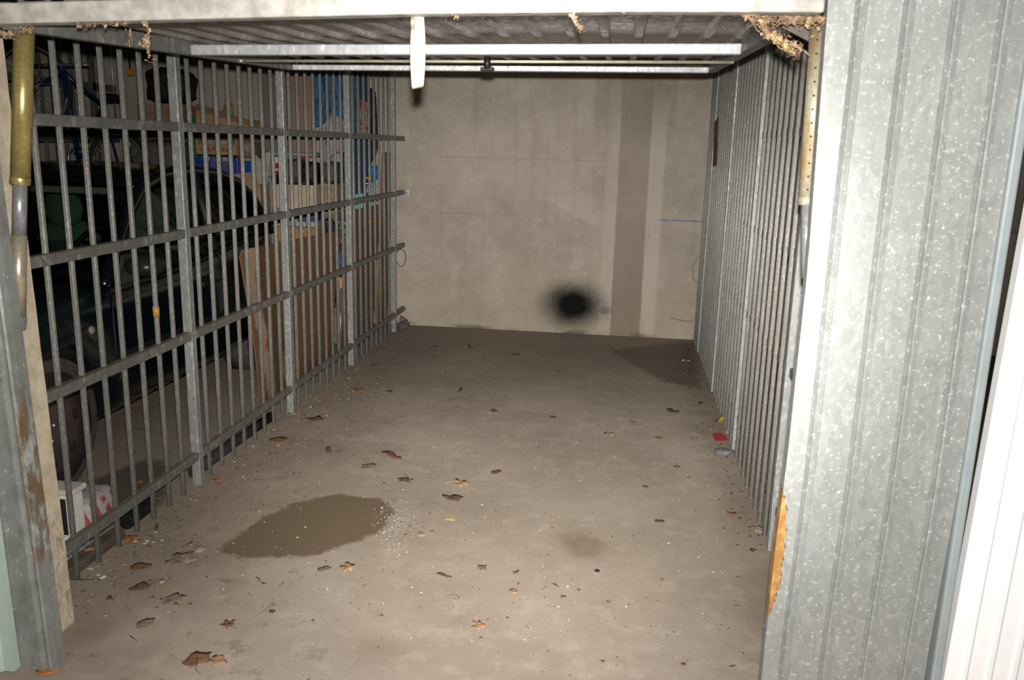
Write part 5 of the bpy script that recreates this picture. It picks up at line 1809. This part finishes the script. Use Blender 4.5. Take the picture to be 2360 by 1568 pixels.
leaf_into(mb, (c.x, c.y, 0.004), 0.075, 'flake', rg, 0.3, 0.9)
leaf_into(mb, (c.x + 0.01, c.y + 0.01, 0.010), 0.06, 'round', rg, 1.3, 1.0)
yl = single(mb, 'crumpled_wrapper', plain('yellow wrapper', (0.62, 0.40, 0.02), 0.5), 'crumpled yellow wrapper against the right bars', 'wrapper', origin=(c.x, c.y, 0), solid=0.0008)
mb = MB()
c2 = atZ(1650, 974)
leaf_into(mb, (c2.x - 0.005, c2.y, 0.003), 0.05, 'flake', rg, 2.0, 0.7)
single(mb, 'dead_leaf', LM['dark'], 'dark curled leaf touching the yellow wrapper', 'leaf', 'dead leaves on the floor', origin=(c2.x, c2.y, 0), solid=0.0006)
q = [atZ(u, v, 0.001) for u, v in ((1641, 1000), (1660, 997), (1676, 1008), (1678, 1016), (1649, 1017))]
single(MB().prism(q, (0, 0, 0.0015)), 'paper_scrap', plain('red paper', (0.50, 0.06, 0.05), 0.6), 'flat red paper scrap by the right bars', 'paper')
c = atZ(1667, 1046)
single(MB().blob((c.x, c.y, 0.012), 0.052, 0.040, 0.016, 8, 0.25, 7, 3, flat=-0.0115), 'grey_rag', plain('slate rag', (0.20, 0.19, 0.20), 0.9, bump=0.3), 'slate grey rag lump at the foot of the right bars', 'rag')
c = atZ(1668, 1000)
single(MB().blob((c.x + 0.02, c.y, 0.012), 0.018, 0.018, 0.012, 2, 0.1, 5, 2), 'film_ball', plasticbag('clear film', (0.35, 0.32, 0.28), 0.15), 'shiny clear film ball behind the red paper scrap', 'film')
c = atZ(1376, 1319)
single(MB().blob((c.x, c.y, 0.006), 0.011, 0.007, 0.006, 2, 0.05, 5, 2), 'black_pellet', M_black, 'small black pellet on the floor right of the faint damp spot', 'pellet')
c = atZ(1614, 931)
single(MB().blob((c.x, c.y, 0.007), 0.013, 0.011, 0.007, 6, 0.1, 5, 2), 'black_pellet', M_black, 'small black pellet near the right bars far back', 'pellet')
for k, (u, v, w, lab) in enumerate(((232, 1328, 26, 'bright white paper shreds on the floor behind the cream pier'), (212, 1308, 30, 'grey white tissue lump at the foot of the second left bar'), (342, 1251, 22, 'white paper shreds near the pipe offcut'), (1583, 832, 18, 'white paper bit on the damp floor far right'), (1473, 915, 12, 'white speck of paper in the distance right of centre'), (676, 954, 12, 'white chip at the foot of the second left post'), (1210, 1378, 8, 'white speck right of the round tan leaf'), (1040, 1240, 7, 'white speck in the open middle floor'))):
    c = atZ(u, v)
    size = w / FPX * (c - CAM).dot(fw)
    mb = MB()
    rg = random.Random(900 + k)
    for _ in range(5 if w > 15 else 2):
        leaf_into(mb, (c.x + rg.uniform(-0.5, 0.5) * size, c.y + rg.uniform(-0.4, 0.4) * size, 0.001), size * rg.uniform(0.3, 0.6), 'flake', rg, None, 0.6)
    single(mb, 'paper_shred', plain('white paper', (0.80, 0.78, 0.74) if k not in (1,) else (0.50, 0.46, 0.40), 0.7), lab, 'paper', 'paper bits on the floor', origin=(c.x, c.y, 0), solid=0.0006)

# uncountable crumbs and grit: one object each
def scatter(name, mat, label, n, gen, smin, smax, seed):
    rg = random.Random(seed)
    mb = MB()
    for _ in range(n):
        x, y = gen(rg)
        s = rg.uniform(smin, smax) * (1 if rg.random() < 0.85 else 1.8)
        a = rg.uniform(0, 6.28)
        pts = []
        for j in range(3):
            b = a + j * 2.1 + rg.uniform(-0.4, 0.4)
            pts.append((x + s * cos(b) * rg.uniform(0.6, 1.6), y + s * sin(b), 0.0006))
        pts.append((x + rg.uniform(-s, s) * 0.3, y, 0.0008 + s * rg.uniform(0.25, 0.7)))
        mb.add(pts, [(0, 1, 3), (1, 2, 3), (2, 0, 3), (0, 2, 1)])
    o = mb.build(name, mat)
    tag(o, label, 'litter', kind='stuff')
    return o


def g_left(r):
    y = r.uniform(2.4, 7.2)
    return (-1.93 + abs(r.gauss(0, 0.20)), y)


def g_all(r):
    return (r.uniform(-1.7, 0.62), r.triangular(2.1, 7.2, 2.6))


def g_right(r):
    return (0.66 - abs(r.gauss(0, 0.10)), r.uniform(3.3, 7.2))


def g_patch(r):
    u, v = r.gauss(905, 22), r.gauss(1215, 30)
    p = atZ(u, v)
    return (p.x, p.y)


scatter('leaf_crumbs', LM['dark'], 'dark leaf crumbs scattered all over the concrete floor', 800, g_all, 0.0022, 0.006, 1)
scatter('leaf_crumbs', plain('brown crumbs', (0.15, 0.095, 0.06), 0.9), 'brown leaf crumbs and grit along the foot of the left bars', 900, g_left, 0.003, 0.010, 2)
scatter('leaf_crumbs', plain('black crumbs', (0.07, 0.05, 0.04), 0.9), 'dark crumbs and dirt along the foot of the right bars', 260, g_right, 0.003, 0.009, 3)
scatter('pale_grit', plain('pale grit', (0.75, 0.70, 0.63), 0.7), 'pale grit specks sprinkled over the concrete floor', 420, g_all, 0.0012, 0.0034, 4)
scatter('pale_grit', plain('white grit', (0.80, 0.76, 0.70), 0.7), 'white grit sprinkled along the right rim of the large damp patch', 260, g_patch, 0.0010, 0.0026, 5)
scatter('pale_grit', plain('mixed grit', (0.62, 0.55, 0.47), 0.8), 'pale chips of plaster along the foot of the left bars', 260, g_left, 0.0018, 0.005, 6)

# ================================================================== dry plant debris and cobweb hanging from the door's edge


def mat_debris(name, k):
    t = NT(name)
    v = t.voro(70, out='Color')
    sp = t.n('ShaderNodeSeparateColor')
    t.link(v, sp.inputs[0])
    c = t.ramp(sp.outputs[0], [(0.0, tuple(q * k for q in (0.16, 0.095, 0.06))), (0.45, tuple(q * k for q in (0.36, 0.24, 0.155))), (0.8, tuple(q * k for q in (0.50, 0.36, 0.24))), (1.0, tuple(q * k for q in (0.50, 0.40, 0.12)))])
    return t.bsdf(c, 0.85, 0, None, 0.2)


M_deb = mat_debris('dry plant debris', 0.95)
M_deb2 = mat_debris('darker dry plant debris', 0.75)


def clump(path, n, spread, smin, smax, seed, mat, label, y, strands=10, part=None):
    """leaf flakes strung on cobweb along a pixel path at depth y"""
    rg = random.Random(seed)
    P_ = [atY(u, v, y) for u, v in path]
    mb = MB()
    for _ in range(n):
        f = rg.random() * (len(P_) - 1)
        i = min(int(f), len(P_) - 2)
        c = P_[i].lerp(P_[i + 1], f - i) + Vector((rg.gauss(0, spread), rg.gauss(0, 0.008), rg.gauss(0, spread * 0.8)))
        B = Matrix.Rotation(rg.uniform(0, 6.28), 3, 'X') @ Matrix.Rotation(rg.uniform(0, 6.28), 3, 'Y')
        leaf_into(mb, c, rg.uniform(smin, smax), rg.choice(['flake', 'slim', 'slim', 'round', 'oak']), rg, None, 0.8, 0, B)
    for _ in range(strands):
        i = rg.randrange(len(P_) - 1)
        a = P_[i] + Vector((rg.gauss(0, spread), 0, rg.gauss(0, spread)))
        b = P_[i + 1] + Vector((rg.gauss(0, spread), 0, rg.gauss(0, spread)))
        m = a.lerp(b, 0.5) + Vector((0, rg.uniform(-0.01, 0.01), rg.uniform(-0.012, 0.004)))
        mb.tube([a, m, b], 0.0007, 4)
    return single(mb, 'plant_debris', mat, label, 'debris', solid=0.0005)


YD = 2.085
deb = clump(((1712, 30), (1745, 48), (1768, 72), (1800, 92), (1828, 112), (1843, 124)), 125, 0.0085, 0.007, 0.027, 11, M_deb, 'dry leaf and cobweb garland hanging in the upper right corner of the door', YD, 26)
clump(((1768, 38), (1800, 42), (1840, 44), (1880, 46), (1900, 54)), 135, 0.010, 0.007, 0.025, 12, M_deb, 'thick dry plant debris packed above the right spring tube', 2.12, 24)
clump(((4, 78), (22, 82), (40, 70), (60, 68), (72, 66)), 70, 0.006, 0.008, 0.020, 13, M_deb2, 'dry plant debris packed above the yellowish spring tube on the left', 2.13, 14)
clump(((332, 48), (342, 62), (340, 80), (332, 98), (342, 118), (347, 145)), 46, 0.003, 0.006, 0.018, 14, M_deb, 'single hanging strand of dry leaves near the left of the door edge', 2.06, 10)
clump(((1316, 24), (1318, 36), (1328, 48), (1336, 62), (1340, 70)), 40, 0.003, 0.007, 0.016, 15, M_deb, 'small hanging tuft of dry leaves right of the door middle', 2.06, 6)
clump(((176, 55), (190, 60), (205, 58)), 22, 0.004, 0.006, 0.014, 16, M_deb, 'small debris tuft under the door edge nearest the left tube', 2.06, 4)
clump(((215, 58), (250, 54), (272, 52), (295, 52)), 34, 0.003, 0.006, 0.013, 17, M_deb, 'thin fringe of dry debris left of the hanging strand', 2.06, 6)
clump(((300, 66), (302, 84), (300, 108)), 5, 0.001, 0.005, 0.010, 18, M_deb2, 'pale cobweb thread hanging left of the leafy strand', 2.06, 8)
clump(((1430, 26), (1440, 24), (1470, 22)), 16, 0.003, 0.005, 0.012, 19, M_deb, 'few dry flakes under the door edge right of the tuft', 2.06, 2)
clump(((1036, 32), (1050, 36), (1056, 40)), 12, 0.003, 0.005, 0.012, 20, M_deb, 'few dry flakes under the door edge right of the pull strap', 2.06, 2)

# ================================================================== light: the photographer's flash just above the lens
def flash(name, half, power, blend=1.0):
    ld = bpy.data.lights.new(name, 'SPOT')
    ld.energy = power
    ld.color = (1.0, 0.965, 0.92)
    ld.spot_size = radians(half * 2)
    ld.spot_blend = blend
    ld.shadow_soft_size = 0.016
    o = bpy.data.objects.new(name, ld)
    COL.objects.link(o)
    o.matrix_world = Matrix(((rt.x, up.x, -fw.x, 0.002), (rt.y, up.y, -fw.y, 0.0), (rt.z, up.z, -fw.z, 1.665), (0, 0, 0, 1)))
    return o


flash('flash_centre', 27, 800)
flash('flash_wide', 66, 430)
wo = bpy.data.worlds.new('night')
SC.world = wo
wo.use_nodes = True
wo.node_tree.nodes['Background'].inputs[0].default_value = (0.6, 0.7, 1.0, 1)
wo.node_tree.nodes['Background'].inputs[1].default_value = 0.004

cd.dof.use_dof = True
cd.dof.focus_distance = 5.5
cd.dof.aperture_fstop = 7.0
